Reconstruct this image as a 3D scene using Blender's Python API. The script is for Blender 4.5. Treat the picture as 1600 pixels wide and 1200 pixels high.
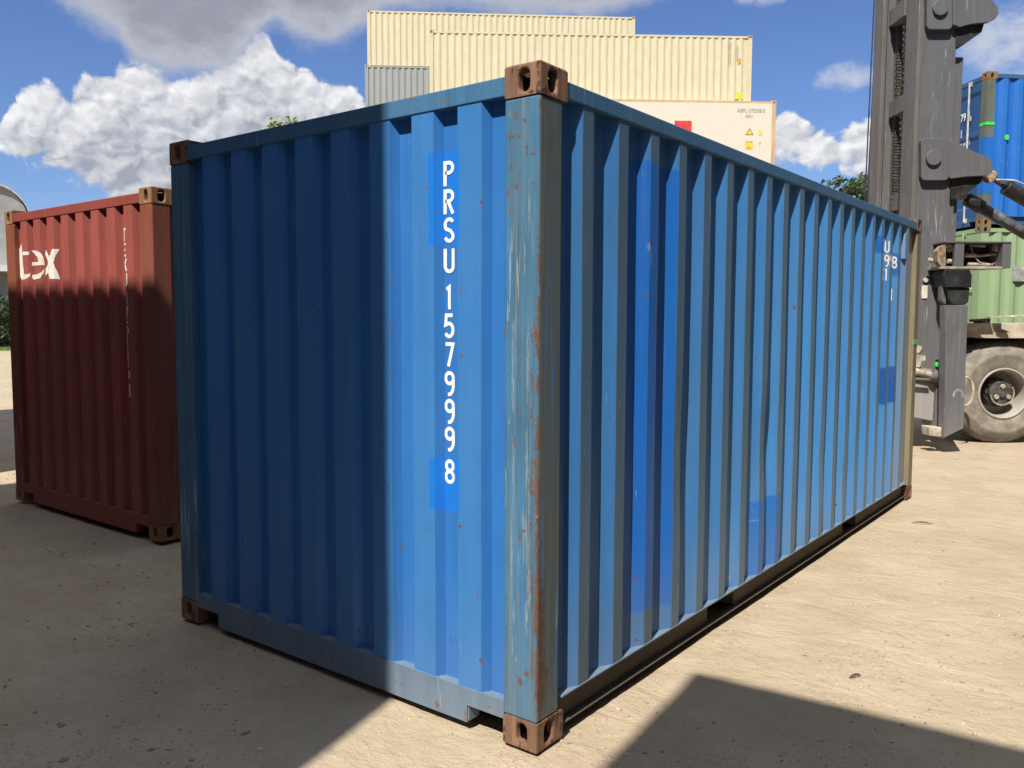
import bpy, bmesh, math, random
from mathutils import Vector, Matrix, noise
R_ = math.radians
random.seed(7)
for o in list(bpy.data.objects): bpy.data.objects.remove(o)
S = bpy.context.scene
COL = S.collection

# ------------------------------------------------------------------ camera
CAM = Vector((1.8207, -2.5316, 1.6565)); YAW = 2.22567; PIT = -0.0753; ROL = 0.00318; FPX = 1324.04
fwd = Vector((math.cos(PIT)*math.cos(YAW), math.cos(PIT)*math.sin(YAW), math.sin(PIT)))
rt0 = Vector((math.sin(YAW), -math.cos(YAW), 0)); up0 = rt0.cross(fwd)
rt = math.cos(ROL)*rt0 + math.sin(ROL)*up0; up = -math.sin(ROL)*rt0 + math.cos(ROL)*up0
cd = bpy.data.cameras.new("camera"); cam = bpy.data.objects.new("camera", cd); COL.objects.link(cam)
m = Matrix((rt, up, -fwd)).transposed().to_4x4(); m.translation = CAM
cam.matrix_world = m
cd.sensor_width = 36; cd.lens = 36*FPX/1600; cd.clip_end = 3000; cd.clip_start = 0.05
S.camera = cam
HF = Vector((math.cos(YAW), math.sin(YAW), 0))
def ray(px, py): return fwd + rt*((px-800)/FPX) - up*((py-600)/FPX)
def at(px, py, V):
    "point at horizontal distance V in front of the camera"
    d = ray(px, py); return CAM + d*(V/d.dot(HF))

# ------------------------------------------------------------------ light
S.view_settings.view_transform = 'Standard'; S.view_settings.look = 'None'
S.view_settings.exposure = 0.45; S.view_settings.gamma = 1
S.cycles.max_bounces = 5; S.cycles.diffuse_bounces = 3; S.cycles.glossy_bounces = 2; S.cycles.transmission_bounces = 1
SUN_AZ, SUN_EL = R_(284), R_(53)
sd = bpy.data.lights.new("sun", 'SUN'); sd.energy = 5.0; sd.angle = R_(0.45); sd.color = (1, .955, .88)
so = bpy.data.objects.new("sun", sd); COL.objects.link(so)
sv = Vector((math.cos(SUN_AZ)*math.cos(SUN_EL), math.sin(SUN_AZ)*math.cos(SUN_EL), math.sin(SUN_EL)))
so.rotation_euler = sv.to_track_quat('Z', 'Y').to_euler(); so.location = sv*60

class NT:
    def __init__(s, tree): s.t = tree; s.N = tree.nodes; s.L = tree.links
    def n(s, typ, **kw):
        nd = s.N.new(typ)
        for k, v in kw.items(): setattr(nd, k, v)
        return nd
    def put(s, sock, v):
        if v is None: return
        if isinstance(v, bpy.types.NodeSocket): s.L.new(v, sock)
        else:
            if isinstance(v, (tuple, list)) and len(v) == 3 and sock.type == 'RGBA': v = (*v, 1)
            sock.default_value = v
    def m(s, op, a, b=None, c=None, clamp=False):
        nd = s.n('ShaderNodeMath', operation=op, use_clamp=clamp)
        s.put(nd.inputs[0], a); s.put(nd.inputs[1], b); s.put(nd.inputs[2], c); return nd.outputs[0]
    def vm(s, op, a, b=None):
        nd = s.n('ShaderNodeVectorMath', operation=op); s.put(nd.inputs[0], a); s.put(nd.inputs[1], b)
        return nd.outputs['Value'] if op in ('LENGTH', 'DOT_PRODUCT', 'DISTANCE') else nd.outputs[0]
    def noise(s, vec, scale, det=3, rough=.5, dist=0):
        nd = s.n('ShaderNodeTexNoise'); s.put(nd.inputs['Vector'], vec); s.put(nd.inputs['Scale'], scale)
        s.put(nd.inputs['Detail'], det); s.put(nd.inputs['Roughness'], rough); s.put(nd.inputs['Distortion'], dist)
        return nd.outputs['Fac']
    def step(s, v, lo, hi):
        nd = s.n('ShaderNodeMapRange', interpolation_type='SMOOTHSTEP'); s.put(nd.inputs[0], v)
        s.put(nd.inputs[1], lo); s.put(nd.inputs[2], hi); return nd.outputs[0]
    def mix(s, f, a, b, bt='MIX'):
        nd = s.n('ShaderNodeMix', data_type='RGBA', blend_type=bt); s.put(nd.inputs[0], f)
        s.put(nd.inputs[6], a); s.put(nd.inputs[7], b); return nd.outputs[2]
    def sep(s, v):
        nd = s.n('ShaderNodeSeparateXYZ'); s.put(nd.inputs[0], v); return nd.outputs
    def comb(s, x, y, z):
        nd = s.n('ShaderNodeCombineXYZ')
        for i, v in enumerate((x, y, z)): s.put(nd.inputs[i], v)
        return nd.outputs[0]

# ------------------------------------------------------------------ sky with cumulus (fixed directions in the world)
W = bpy.data.worlds.new("World"); S.world = W; W.use_nodes = True
W.cycles.sampling_method = 'NONE'
w = NT(W.node_tree); w.N.clear()
sky = w.n('ShaderNodeTexSky', sky_type='NISHITA', sun_disc=False, sun_elevation=SUN_EL, sun_rotation=R_(90)-SUN_AZ,
          air_density=1.0, dust_density=0.35, ozone_density=1.6)
tc = w.n('ShaderNodeTexCoord').outputs['Generated']
vx, vy, vz = w.sep(w.vm('NORMALIZE', tc))
AZ = w.m('MULTIPLY', w.m('ARCTAN2', vy, vx), 57.29578); EL = w.m('MULTIPLY', w.m('ARCSINE', vz), 57.29578)
# outlines of the clouds, turned once into azimuth / elevation of the world (degrees)
def azel(px, py):
    d = ray(px, py).normalized(); return math.degrees(math.atan2(d.y, d.x)), math.degrees(math.asin(d.z))
def contour(pts, sock, scale=30.0, off=10.0):
    "elevation as a function of azimuth 80..180, as one curve node"
    nd = w.n('ShaderNodeFloatCurve'); cu = nd.mapping.curves[0]
    P = sorted(((azel(*p_) if len(p_) == 2 else p_[:2]) for p_ in pts), key=lambda q: q[0])
    P = [((a-80)/100, (e+off)/(scale+off)) for a, e in P]
    P = [(0, P[0][1])] + P + [(1, P[-1][1])]
    while len(cu.points) > 2: cu.points.remove(cu.points[-1])
    cu.points[0].location = P[0]; cu.points[1].location = P[-1]
    for q in P[1:-1]: cu.points.new(*q)
    for q in cu.points: q.handle_type = 'AUTO_CLAMPED'
    nd.mapping.update(); w.put(nd.inputs['Value'], sock)
    return w.m('SUBTRACT', w.m('MULTIPLY', nd.outputs[0], scale+off), off)
an = w.m('DIVIDE', w.m('SUBTRACT', AZ, 80.0), 100.0)
TOPC = contour([(-140,250),(-60,225),(0,190),(14,152),(38,126),(62,119),(85,124),(108,138),(125,114),(150,103),(172,104),(182,88),(200,84),(228,96),(262,104),(300,106),(335,98),(370,78),
    (392,50),(412,44),(428,56),(438,78),(460,84),(482,96),(500,112),(520,120),(545,116),(560,132),(580,172),(640,250),(760,400),(1120,400),(1190,215),(1208,172),(1225,163),(1243,170),(1262,186),(1285,196),
    (1305,205),(1325,190),(1350,178),(1385,186),(1440,240),(1500,330),(1700,330),(1900,150),(2100,100)], an)
BOTC = contour([(-140,262),(0,258),(40,272),(80,282),(105,292),(125,312),(180,330),(300,360),(700,400),(1200,275),(1300,285),(1400,280),(1700,330),(2100,300)], an)
GREYB = contour([(-100,-60),(40,-30),(80,-4),(110,14),(150,44),(185,62),(208,96),(250,116),(300,128),(335,134),(365,124),(390,90),(412,62),(436,46),(455,66),(480,78),(505,78),(540,70),(562,50),(600,26),(700,14),
    (800,24),(900,30),(960,18),(1040,-12),(1100,-60),(1200,-120),(1400,-120),(1800,-160)], an)
def billow(vec, sc, det=1.0):
    nd = w.n('ShaderNodeTexVoronoi', feature='F1'); w.put(nd.inputs['Vector'], vec); w.put(nd.inputs['Scale'], sc)
    nd.inputs['Detail'].default_value = det; nd.inputs['Roughness'].default_value = .5
    return nd.outputs['Distance']
cv = w.comb(AZ, w.m('MULTIPLY', EL, 1.15), 3.7)
wn = w.n('ShaderNodeTexNoise'); w.put(wn.inputs['Vector'], cv); wn.inputs['Scale'].default_value = .55; wn.inputs['Detail'].default_value = 4
warp = w.vm('MULTIPLY', w.vm('SUBTRACT', wn.outputs['Color'], (.5, .5, .5)), (2.0, 2.0, 0))
v1 = w.vm('ADD', cv, warp)
def bump_field(v): return w.m('ADD', w.m('SUBTRACT', .5, billow(v, .55)), w.m('MULTIPLY', w.m('SUBTRACT', .4, billow(v, 1.5, 2.0)), .30))
d0 = bump_field(v1)
d1 = bump_field(w.vm('ADD', v1, (.30, .45, 0.0)))
fz = w.m('SUBTRACT', w.noise(v1, 1.6, 5, .62), .5)
up_ = w.m('MULTIPLY', w.m('SUBTRACT', TOPC, EL), .95); dn_ = w.m('MULTIPLY', w.m('SUBTRACT', EL, BOTC), .55)
dens = w.m('ADD', w.m('ADD', w.m('MINIMUM', w.m('MINIMUM', up_, dn_), 2.2), w.m('MULTIPLY', d0, .75)), w.m('MULTIPLY', fz, .75))
cov = w.step(dens, -.08, .42)
soft_n = w.noise(w.comb(w.m('MULTIPLY', AZ, .55), EL, 9.1), .33, 5, .6)
soft2 = w.noise(w.comb(w.m('MULTIPLY', AZ, .8), w.m('MULTIPLY', EL, 1.2), 4.4), .9, 5, .6)
topf = w.m('ADD', w.m('MULTIPLY', w.m('SUBTRACT', EL, GREYB), .55), w.m('ADD', w.m('MULTIPLY', w.m('SUBTRACT', soft_n, .5), 1.3), w.m('MULTIPLY', w.m('SUBTRACT', soft2, .5), .8)))
topc = w.m('MULTIPLY', w.step(topf, -.35, .75), w.m('MULTIPLY', w.step(AZ, 60.0, 95.0), w.m('SUBTRACT', 1.0, w.step(AZ, 175.0, 190.0))))
wispf = None
for (ca, ce, ra, re) in [(106.5,14.7,2.6,1.0),(98,15.4,3.4,2.4),(99,13,1.6,1.6),(111.8,19.8,2.2,1.0),(115.4,14.6,1.2,.9)]:
    dx = w.m('MULTIPLY', w.m('SUBTRACT', AZ, float(ca)), 1.0/ra); dy = w.m('MULTIPLY', w.m('SUBTRACT', EL, float(ce)), 1.0/re)
    d = w.m('SUBTRACT', 1.0, w.m('ADD', w.m('MULTIPLY', dx, dx), w.m('MULTIPLY', dy, dy))); wispf = d if wispf is None else w.m('MAXIMUM', wispf, d)
wispf = w.m('ADD', w.m('MAXIMUM', wispf, -1.0), w.m('ADD', w.m('MULTIPLY', w.m('SUBTRACT', soft_n, .5), 2.4), w.m('MULTIPLY', w.m('SUBTRACT', soft2, .5), 1.6)))
wispc = w.m('MULTIPLY', w.step(wispf, .05, 1.3), .80)
# unseen bright cloud overhead, added to fill the shaded ground with light
vg = w.noise(w.vm('MULTIPLY', w.comb(vx, vy, vz), (2.2, 2.2, 3.6)), 1.0, 4, .6)
fill_cloud = w.m('MULTIPLY', w.step(vg, .40, .52), w.step(EL, 44.0, 62.0))
lit = w.m('ADD', .62, w.m('MULTIPLY', w.m('SUBTRACT', d0, d1), .66))
depth_ = w.step(w.m('ADD', w.m('MULTIPLY', w.m('SUBTRACT', TOPC, EL), .22), w.m('MULTIPLY', w.m('SUBTRACT', soft2, .5), 1.6)), .15, 1.25)
lit = w.m('SUBTRACT', lit, w.m('MULTIPLY', depth_, .42))
lit = w.m('ADD', lit, w.m('MULTIPLY', fz, .16), None, True)
ccol = w.mix(lit, (.27, .29, .35), (.73, .73, .735))
skc = w.vm('MULTIPLY', sky.outputs[0], (.053, .064, .090))
c1 = w.mix(wispc, skc, (.48, .50, .55))
c1 = w.mix(cov, c1, ccol)
tcol = w.mix(w.m('ADD', w.step(topf, .3, 1.9), w.m('MULTIPLY', w.m('SUBTRACT', soft2, .5), .9), None, True), (.38, .395, .44), (.245, .255, .30))
c1 = w.mix(w.m('MULTIPLY', topc, .96), c1, tcol)
c1 = w.mix(fill_cloud, c1, (.60, .66, .77))
bg = w.n('ShaderNodeBackground'); w.put(bg.inputs[0], c1); bg.inputs[1].default_value = 1.0
out = w.n('ShaderNodeOutputWorld'); w.L.new(bg.outputs[0], out.inputs[0])

# ------------------------------------------------------------------ materials
def newmat(name):
    mt = bpy.data.materials.new(name); mt.use_nodes = True
    k = NT(mt.node_tree); b = k.N['Principled BSDF']; return mt, k, b
def objco(k): return k.n('ShaderNodeTexCoord').outputs['Object']
RUST = (.17, .065, .028)
def paint(name, base, faded=None, wear=.7, rust=.0, chips=.0, scratch=.0, patches=(), rough=.42, dust=.0, zones=(), streak=.18, dustcol=(.33, .27, .19), rustcol=RUST, bump=.12, far_sheen_dust=False, fine_rust=0.0, sidegrime=None, marks=(), light_marks=()):
    """weathered paint; patches=(axis, lo, hi, zlo, zhi, colour); zones=(ylo,yhi,xlo,xhi,zlo,zhi,bias) where rust is more likely"""
    mt, k, b = newmat(name)
    co = objco(k); x, y, z = k.sep(co)
    faded = faded or tuple(min(1, c*.8+.10) for c in base)
    at_ = k.step(k.n('ShaderNodeAttribute', attribute_name='wear').outputs['Fac'], .90, .99)
    big = k.noise(co, 1.7, 4, .55)
    st = k.noise(k.vm('MULTIPLY', co, (22, 22, .8)), 1.0, 4, .6)
    blot = k.noise(k.vm('MULTIPLY', co, (6, 6, 2.2)), 1.0, 5, .62)
    f = k.m('ADD', k.m('MULTIPLY', at_, wear), k.m('MULTIPLY', k.m('SUBTRACT', big, .5), .9), None, True)
    c = k.mix(f, base, faded)
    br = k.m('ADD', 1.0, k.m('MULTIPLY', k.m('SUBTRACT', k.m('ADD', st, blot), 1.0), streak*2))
    if far_sheen_dust: br = k.m('MULTIPLY', br, k.m('ADD', 1.0, k.m('MULTIPLY', k.step(y, .3, 3.4), .42)))  # sheen put into the colour: the side brightens towards its far end
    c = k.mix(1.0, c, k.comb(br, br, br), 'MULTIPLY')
    rg = k.m('ADD', rough, k.m('MULTIPLY', k.m('SUBTRACT', big, .4), .3))
    if patches: wob = k.m('MULTIPLY', k.m('SUBTRACT', k.noise(co, 9, 2), .5), .012)
    for (ax, lo, hi, zl, zh, pc) in patches:
        s_ = (x, y)[ax]
        q = k.m('MULTIPLY', k.step(k.m('ADD', s_, wob), lo-.006, lo+.006), k.m('SUBTRACT', 1.0, k.step(k.m('ADD', s_, wob), hi-.006, hi+.006)))
        q = k.m('MULTIPLY', q, k.m('MULTIPLY', k.step(k.m('ADD', z, wob), zl-.012, zl+.012), k.m('SUBTRACT', 1.0, k.step(k.m('ADD', z, wob), zh-.012, zh+.012))))
        c = k.mix(k.m('MULTIPLY', q, k.m('ADD', .70, k.m('MULTIPLY', st, .4), None, True)), c, pc)
    if dust:
        dm = k.m('MULTIPLY', k.m('SUBTRACT', 1.0, k.step(k.m('ADD', z, k.m('MULTIPLY', blot, -.5)), -.25, .45)), dust)
        dm = k.m('ADD', dm, k.m('MULTIPLY', k.step(k.noise(k.vm('MULTIPLY', co, (30, 30, 1.1)), 1.0, 5, .6), .5, .85), dust*.6), None, True)
        c = k.mix(dm, c, dustcol); rg = k.m('ADD', rg, k.m('MULTIPLY', dm, .3))
    if sidegrime:
        c = k.mix(k.m('MULTIPLY', k.m('MULTIPLY', k.step(x, -.012, -.004), k.step(y, .004, .012)), k.m('ADD', .45, k.m('MULTIPLY', st, .6)), None, True), c, sidegrime)
        tl = k.noise(k.vm('MULTIPLY', co, (70, 70, .7)), 1.0, 3, .6)
        c = k.mix(k.m('MULTIPLY', k.step(tl, .58, .70), .45), c, (.30, .25, .12))
        c = k.mix(k.m('MULTIPLY', k.step(k.noise(k.vm('MULTIPLY', co, (38, 38, .9)), 1.0, 3, .6), .56, .72), .55), c, (.03, .22, .55))
    if far_sheen_dust:
        fd = k.m('MULTIPLY', k.step(k.m('ADD', y, k.m('MULTIPLY', k.m('SUBTRACT', blot, .5), .5)), 5.15, 5.9), .75)
        c = k.mix(fd, c, (.30, .27, .17))
    if scratch:
        s1 = k.noise(k.vm('MULTIPLY', co, (55, 55, 3.2)), 1.0, 3, .6, .4)
        g = k.noise(k.vm('MULTIPLY', co, (5, 5, 1.2)), 1.0, 3)
        sm = k.m('MULTIPLY', k.step(s1, .70-.10*scratch, .74-.10*scratch), k.step(g, .50, .62))
        lc = tuple(min(1, v*.5+.30) for v in base)
        c = k.mix(k.m('MULTIPLY', sm, .75), c, lc)
    def markmask(lst, wsc):
        n1 = k.m('MULTIPLY', k.m('SUBTRACT', k.noise(k.vm('MULTIPLY', co, wsc), 1.0, 4, .75), .42), 6.5); best = None
        for (ax, c0_, z0_, ra, rz__) in lst:
            dx = k.m('MULTIPLY', k.m('SUBTRACT', (x, y)[ax], float(c0_)), 1/ra); dz = k.m('MULTIPLY', k.m('SUBTRACT', z, float(z0_)), 1/rz__)
            d = k.m('MULTIPLY_ADD', dx, dx, k.m('MULTIPLY', dz, dz)); best = d if best is None else k.m('MINIMUM', best, d)
        return k.m('SUBTRACT', 1.0, k.step(k.m('ADD', best, n1), .75, 1.0))
    if light_marks: c = k.mix(k.m('MULTIPLY', markmask(light_marks, (430, 430, 22)), .45), c, (.34, .38, .36))
    if rust or chips or zones:
        rn = k.noise(k.vm('MULTIPLY', co, (7, 7, 3.5)), 1.0, 8, .68)
        fine = k.noise(co, 46, 5, .7)
        v = k.m('ADD', k.m('MULTIPLY', rn, .72-.2*fine_rust), k.m('MULTIPLY', fine, .28)) if not fine_rust else k.m('ADD', k.m('ADD', k.m('MULTIPLY', rn, .45), k.m('MULTIPLY', fine, .28)), k.m('MULTIPLY', k.noise(k.vm('MULTIPLY', co, (60, 60, 9)), 1.0, 4, .65), .27))
        if fine_rust: v = k.m('ADD', .5, k.m('MULTIPLY', k.m('SUBTRACT', v, .5), 1.45))
        bias = float(rust)*.35
        for (x0, x1, y0, y1, z0, z1, bs, *sy_) in zones:
            q = 1.0
            for s_, lo, hi, sf in ((x, x0, x1, .012), (y, y0, y1, sy_[0] if sy_ else .012), (z, z0, z1, .22)):
                q = k.m('MULTIPLY', q, k.m('MULTIPLY', k.step(s_, lo-sf, lo+sf), k.m('SUBTRACT', 1.0, k.step(s_, hi-sf, hi+sf))))
            bias = k.m('ADD', bias, k.m('MULTIPLY', q, bs))
        rm = k.step(k.m('ADD', v, bias), .70, .735)
        if chips:
            cn = k.noise(k.vm('MULTIPLY', co, (1, 1, .62)), 30, 4, .62); cf = k.noise(co, 2.3, 2)
            rm = k.m('MAXIMUM', rm, k.m('MULTIPLY', k.step(cn, .715-.04*chips, .730-.04*chips), k.step(cf, .44, .5)))
        if marks: rm = k.m('MAXIMUM', rm, markmask(marks, (170, 170, 70)))
        rc = k.mix(k.noise(co, 21, 5, .7), tuple(v*.55 for v in rustcol), tuple(v*1.35 for v in rustcol))
        rc = k.mix(k.step(fine, .58, .72), rc, tuple(min(1, v*1.9+.05) for v in rustcol))
        c = k.mix(rm, c, rc); rg = k.m('ADD', rg, k.m('MULTIPLY', rm, .45), None, True)
        hgt_ = k.m('ADD', k.m('MULTIPLY', rm, -.4), k.m('MULTIPLY', k.m('MULTIPLY', fine, rm), .9))
    else:
        hgt_ = k.m('MULTIPLY', blot, .15)
    hgt_ = k.m('ADD', hgt_, k.m('MULTIPLY', k.noise(k.vm('MULTIPLY', co, (9, 9, 1.5)), 1.0, 3), .8))
    bp = k.n('ShaderNodeBump'); bp.inputs['Strength'].default_value = bump; bp.inputs['Distance'].default_value = .012
    k.put(bp.inputs['Height'], hgt_); k.L.new(bp.outputs[0], b.inputs['Normal'])
    k.put(b.inputs['Base Color'], c); k.put(b.inputs['Roughness'], rg)
    b.inputs['Specular IOR Level'].default_value = .35
    return mt
def plain(name, col, rough=.6, var=.25, metal=0, scale=6, col2=None, bump=0.0):
    mt, k, b = newmat(name); co = objco(k)
    nz = k.noise(co, scale, 5, .62)
    c2 = col2 or tuple(min(1, c*(1+var*2)+.01) for c in col)
    c = k.mix(k.step(nz, .35, .72), tuple(c*(1-var) for c in col), c2)
    k.put(b.inputs['Base Color'], c); k.put(b.inputs['Roughness'], k.m('ADD', rough-.08, k.m('MULTIPLY', nz, .2), None, True))
    b.inputs['Metallic'].default_value = metal
    if bump:
        bp = k.n('ShaderNodeBump'); bp.inputs['Strength'].default_value = bump; bp.inputs['Distance'].default_value = .01
        k.put(bp.inputs['Height'], k.noise(co, scale*4, 6, .65)); k.L.new(bp.outputs[0], b.inputs['Normal'])
    return mt

# ------------------------------------------------------------------ mesh helpers
def finish(name, bm, mat, parent=None, bevel=0, seg=2, smooth=False, recalc=True):
    if recalc: bmesh.ops.recalc_face_normals(bm, faces=bm.faces)
    me = bpy.data.meshes.new(name); bm.to_mesh(me); bm.free()
    if smooth:
        for p_ in me.polygons: p_.use_smooth = True
    o = bpy.data.objects.new(name, me); COL.objects.link(o)
    if mat: me.materials.append(mat)
    if parent: o.parent = parent
    if bevel:
        md = o.modifiers.new('bevel', 'BEVEL'); md.width = bevel; md.segments = seg; md.limit_method = 'ANGLE'; md.angle_limit = R_(40)
        md.harden_normals = False
    return o
def tag(o, label, cat, group=None, kind=None):
    if label: o['label'] = label
    if cat: o['category'] = cat
    if group: o['group'] = group
    if kind: o['kind'] = kind
    return o
def empty(name, loc, yaw=0):
    o = bpy.data.objects.new(name, None); COL.objects.link(o); o.location = loc; o.rotation_euler = (0, 0, yaw); o.empty_display_size = .3
    return o
def box(bm, x0, x1, y0, y1, z0, z1):
    v = [bm.verts.new((x, y, z)) for z in (z0, z1) for x, y in ((x0, y0), (x1, y0), (x1, y1), (x0, y1))]
    for f in ((0, 3, 2, 1), (4, 5, 6, 7), (0, 1, 5, 4), (1, 2, 6, 5), (2, 3, 7, 6), (3, 0, 4, 7)): bm.faces.new([v[i] for i in f])
    return v
def prism(bm, pts, y0, y1, axis='y'):
    "closed polygon pts (a,b) extruded; axis y: (a,y,b); axis x: (x,a,b); axis z: (a,b,z)"
    mk = {'y': lambda a, b, c: (a, c, b), 'x': lambda a, b, c: (c, a, b), 'z': lambda a, b, c: (a, b, c)}[axis]
    A = [bm.verts.new(mk(a, b, y0)) for a, b in pts]; B = [bm.verts.new(mk(a, b, y1)) for a, b in pts]
    bm.faces.new(A); bm.faces.new(B[::-1]); n = len(pts)
    for i in range(n): bm.faces.new((A[i], B[i], B[(i+1) % n], A[(i+1) % n]))
def tube(bm, pts, r, n=10, cap=True):
    pts = [Vector(p_) for p_ in pts]; rings = []
    for i, p_ in enumerate(pts):
        d = (pts[min(i+1, len(pts)-1)] - pts[max(i-1, 0)]).normalized()
        a = d.orthogonal().normalized() if i == 0 else (rings[-1][1] - d*rings[-1][1].dot(d)).normalized()
        b_ = d.cross(a); rr = r[i] if isinstance(r, (list, tuple)) else r
        rings.append(([bm.verts.new(p_ + (a*math.cos(t)+b_*math.sin(t))*rr) for t in [2*math.pi*j/n for j in range(n)]], a))
    for (A, _), (B, _) in zip(rings, rings[1:]):
        for j in range(n): bm.faces.new((A[j], A[(j+1) % n], B[(j+1) % n], B[j]))
    if cap: bm.faces.new(rings[0][0][::-1]); bm.faces.new(rings[-1][0])
def lathe(bm, prof, cx, cy, cz, n=48, axis='y'):
    "prof: (radius, along) revolved about local y axis through (cx,.,cz)"
    R2 = []
    for r, a in prof:
        R2.append([bm.verts.new((cx + r*math.cos(t), cy + a, cz + r*math.sin(t))) for t in [2*math.pi*j/n for j in range(n)]])
    for A, B in zip(R2, R2[1:]):
        for j in range(n): bm.faces.new((A[j], A[(j+1) % n], B[(j+1) % n], B[j]))
    return R2
def copy_tree(o, parent=None):
    c = o.copy(); COL.objects.link(c)
    if parent: c.parent = parent
    for ch in list(o.children): copy_tree(ch, c)
    return c

# ------------------------------------------------------------------ shipping container kit
# local frame: origin at the outer corner seen; end wall at y=0 (x from -Wd to 0), long side at x=0 (y from 0 to L)
Wd = 2.438
def profile(s0, s1, first, pitch, outer, slope, depth, count):
    "list of (s, d): outer flats at d=0"
    P = [(s0, depth)]
    for k_ in range(count):
        a = first + k_*pitch
        P += [(a-slope, depth), (a, 0), (a+outer, 0), (a+outer+slope, depth)]
    P.append((s1, depth)); return P
def prof_d(P, s):
    if s <= P[0][0]: return P[0][1]
    for (a, da), (b_, db) in zip(P, P[1:]):
        if a <= s <= b_: return da + (db-da)*((s-a)/(b_-a) if b_ > a else 0)
    return P[-1][1]
def dent(s, z, seed, amp):
    if not amp: return 0
    v = noise.noise(Vector((s*1.3+seed, z*.9, seed)))*.6 + noise.noise(Vector((s*4.1, z*2.3+seed, seed*2)))*.4
    return v*amp
def panel(name, P, z0, z1, mp, mat, parent, nz=12, amp=0, seed=1, depth=.036, dints=()):
    bm = bmesh.new(); lay = bm.verts.layers.float.new('wear')
    rows = []
    for i in range(nz+1):
        z = z0 + (z1-z0)*i/nz; row = []
        for s, d in P:
            edge = min(1, (z-z0)/.25, (z1-z)/.25)
            dd = d + dent(s, z, seed, amp)*edge
            ds = dent(s*2, z*1.5, seed+5, amp*.9)*edge
            for (cs, cz, rs, rz, am) in dints:
                q = ((s-cs)/rs)**2 + ((z-cz)/rz)**2
                if q < 1: dd += am*(1-q)**2
            v = bm.verts.new(mp(s+ds, dd, z)); v[lay] = max(0, 1-d/depth); row.append(v)
        rows.append(row)
    for A, B in zip(rows, rows[1:]):
        for j in range(len(P)-1): bm.faces.new((A[j], A[j+1], B[j+1], B[j]))
    return finish(name, bm, mat, parent)
def fitting_bm(sx, sy, sz, ox, oy, oz, a=.162, b=.178, c=.118, hole=True, n=24):
    """corner casting; outer corner at (ox,oy,oz), body runs along +sx,+sy,+sz"""
    bm = bmesh.new()
    def P3(x, y, z): return (ox+sx*x, oy+sy*y, oz+sz*z)
    def face(du, dv, hw, hh, place, cc):
        # rectangle 0..du x 0..dv with a stadium hole centred cc
        per = []
        q = n//4
        for i in range(q): per.append((du*i/q, 0))
        for i in range(q): per.append((du, dv*i/q))
        for i in range(q): per.append((du*(1-i/q), dv))
        for i in range(q): per.append((0, dv*(1-i/q)))
        O_ = [bm.verts.new(place(u, v, 0)) for u, v in per]
        def stad(ang):
            cx_, sx_ = math.cos(ang), math.sin(ang)
            e = 3.2; r_ = (abs(cx_/hw)**e + abs(sx_/hh)**e)**(-1/e); return cx_*r_, sx_*r_
        H, K = [], []
        for u, v in per:
            dx, dy = stad(math.atan2(v-cc[1], u-cc[0]))
            H.append(bm.verts.new(place(cc[0]+dx, cc[1]+dy, 0))); K.append(bm.verts.new(place(cc[0]+dx, cc[1]+dy, .03)))
        for i in range(len(per)):
            j = (i+1) % len(per)
            bm.faces.new((O_[i], O_[j], H[j], H[i])); bm.faces.new((H[i], H[j], K[j], K[i]))
    if hole:
        face(a, c, .026, .041, lambda u, v, d: P3(u, d, v), (a*.46, c*.52))
        face(b, c, .028, .041, lambda u, v, d: P3(d, u, v), (b*.46, c*.52))
        face(a, b, .032, .060, lambda u, v, d: P3(u, v, d), (a*.5, b*.5))
        # closed inner sides
        for f in (((a, 0, 0), (a, b, 0), (a, b, c), (a, 0, c)), ((0, b, 0), (a, b, 0), (a, b, c), (0, b, c)), ((0, 0, c), (a, 0, c), (a, b, c), (0, b, c))):
            bm.faces.new([bm.verts.new(P3(*p_)) for p_ in f])
        bmesh.ops.remove_doubles(bm, verts=bm.verts, dist=.0002)
    else:
        box(bm, *sorted((ox, ox+sx*a)), *sorted((oy, oy+sy*b)), *sorted((oz, oz+sz*c)))
    return bm
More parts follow.
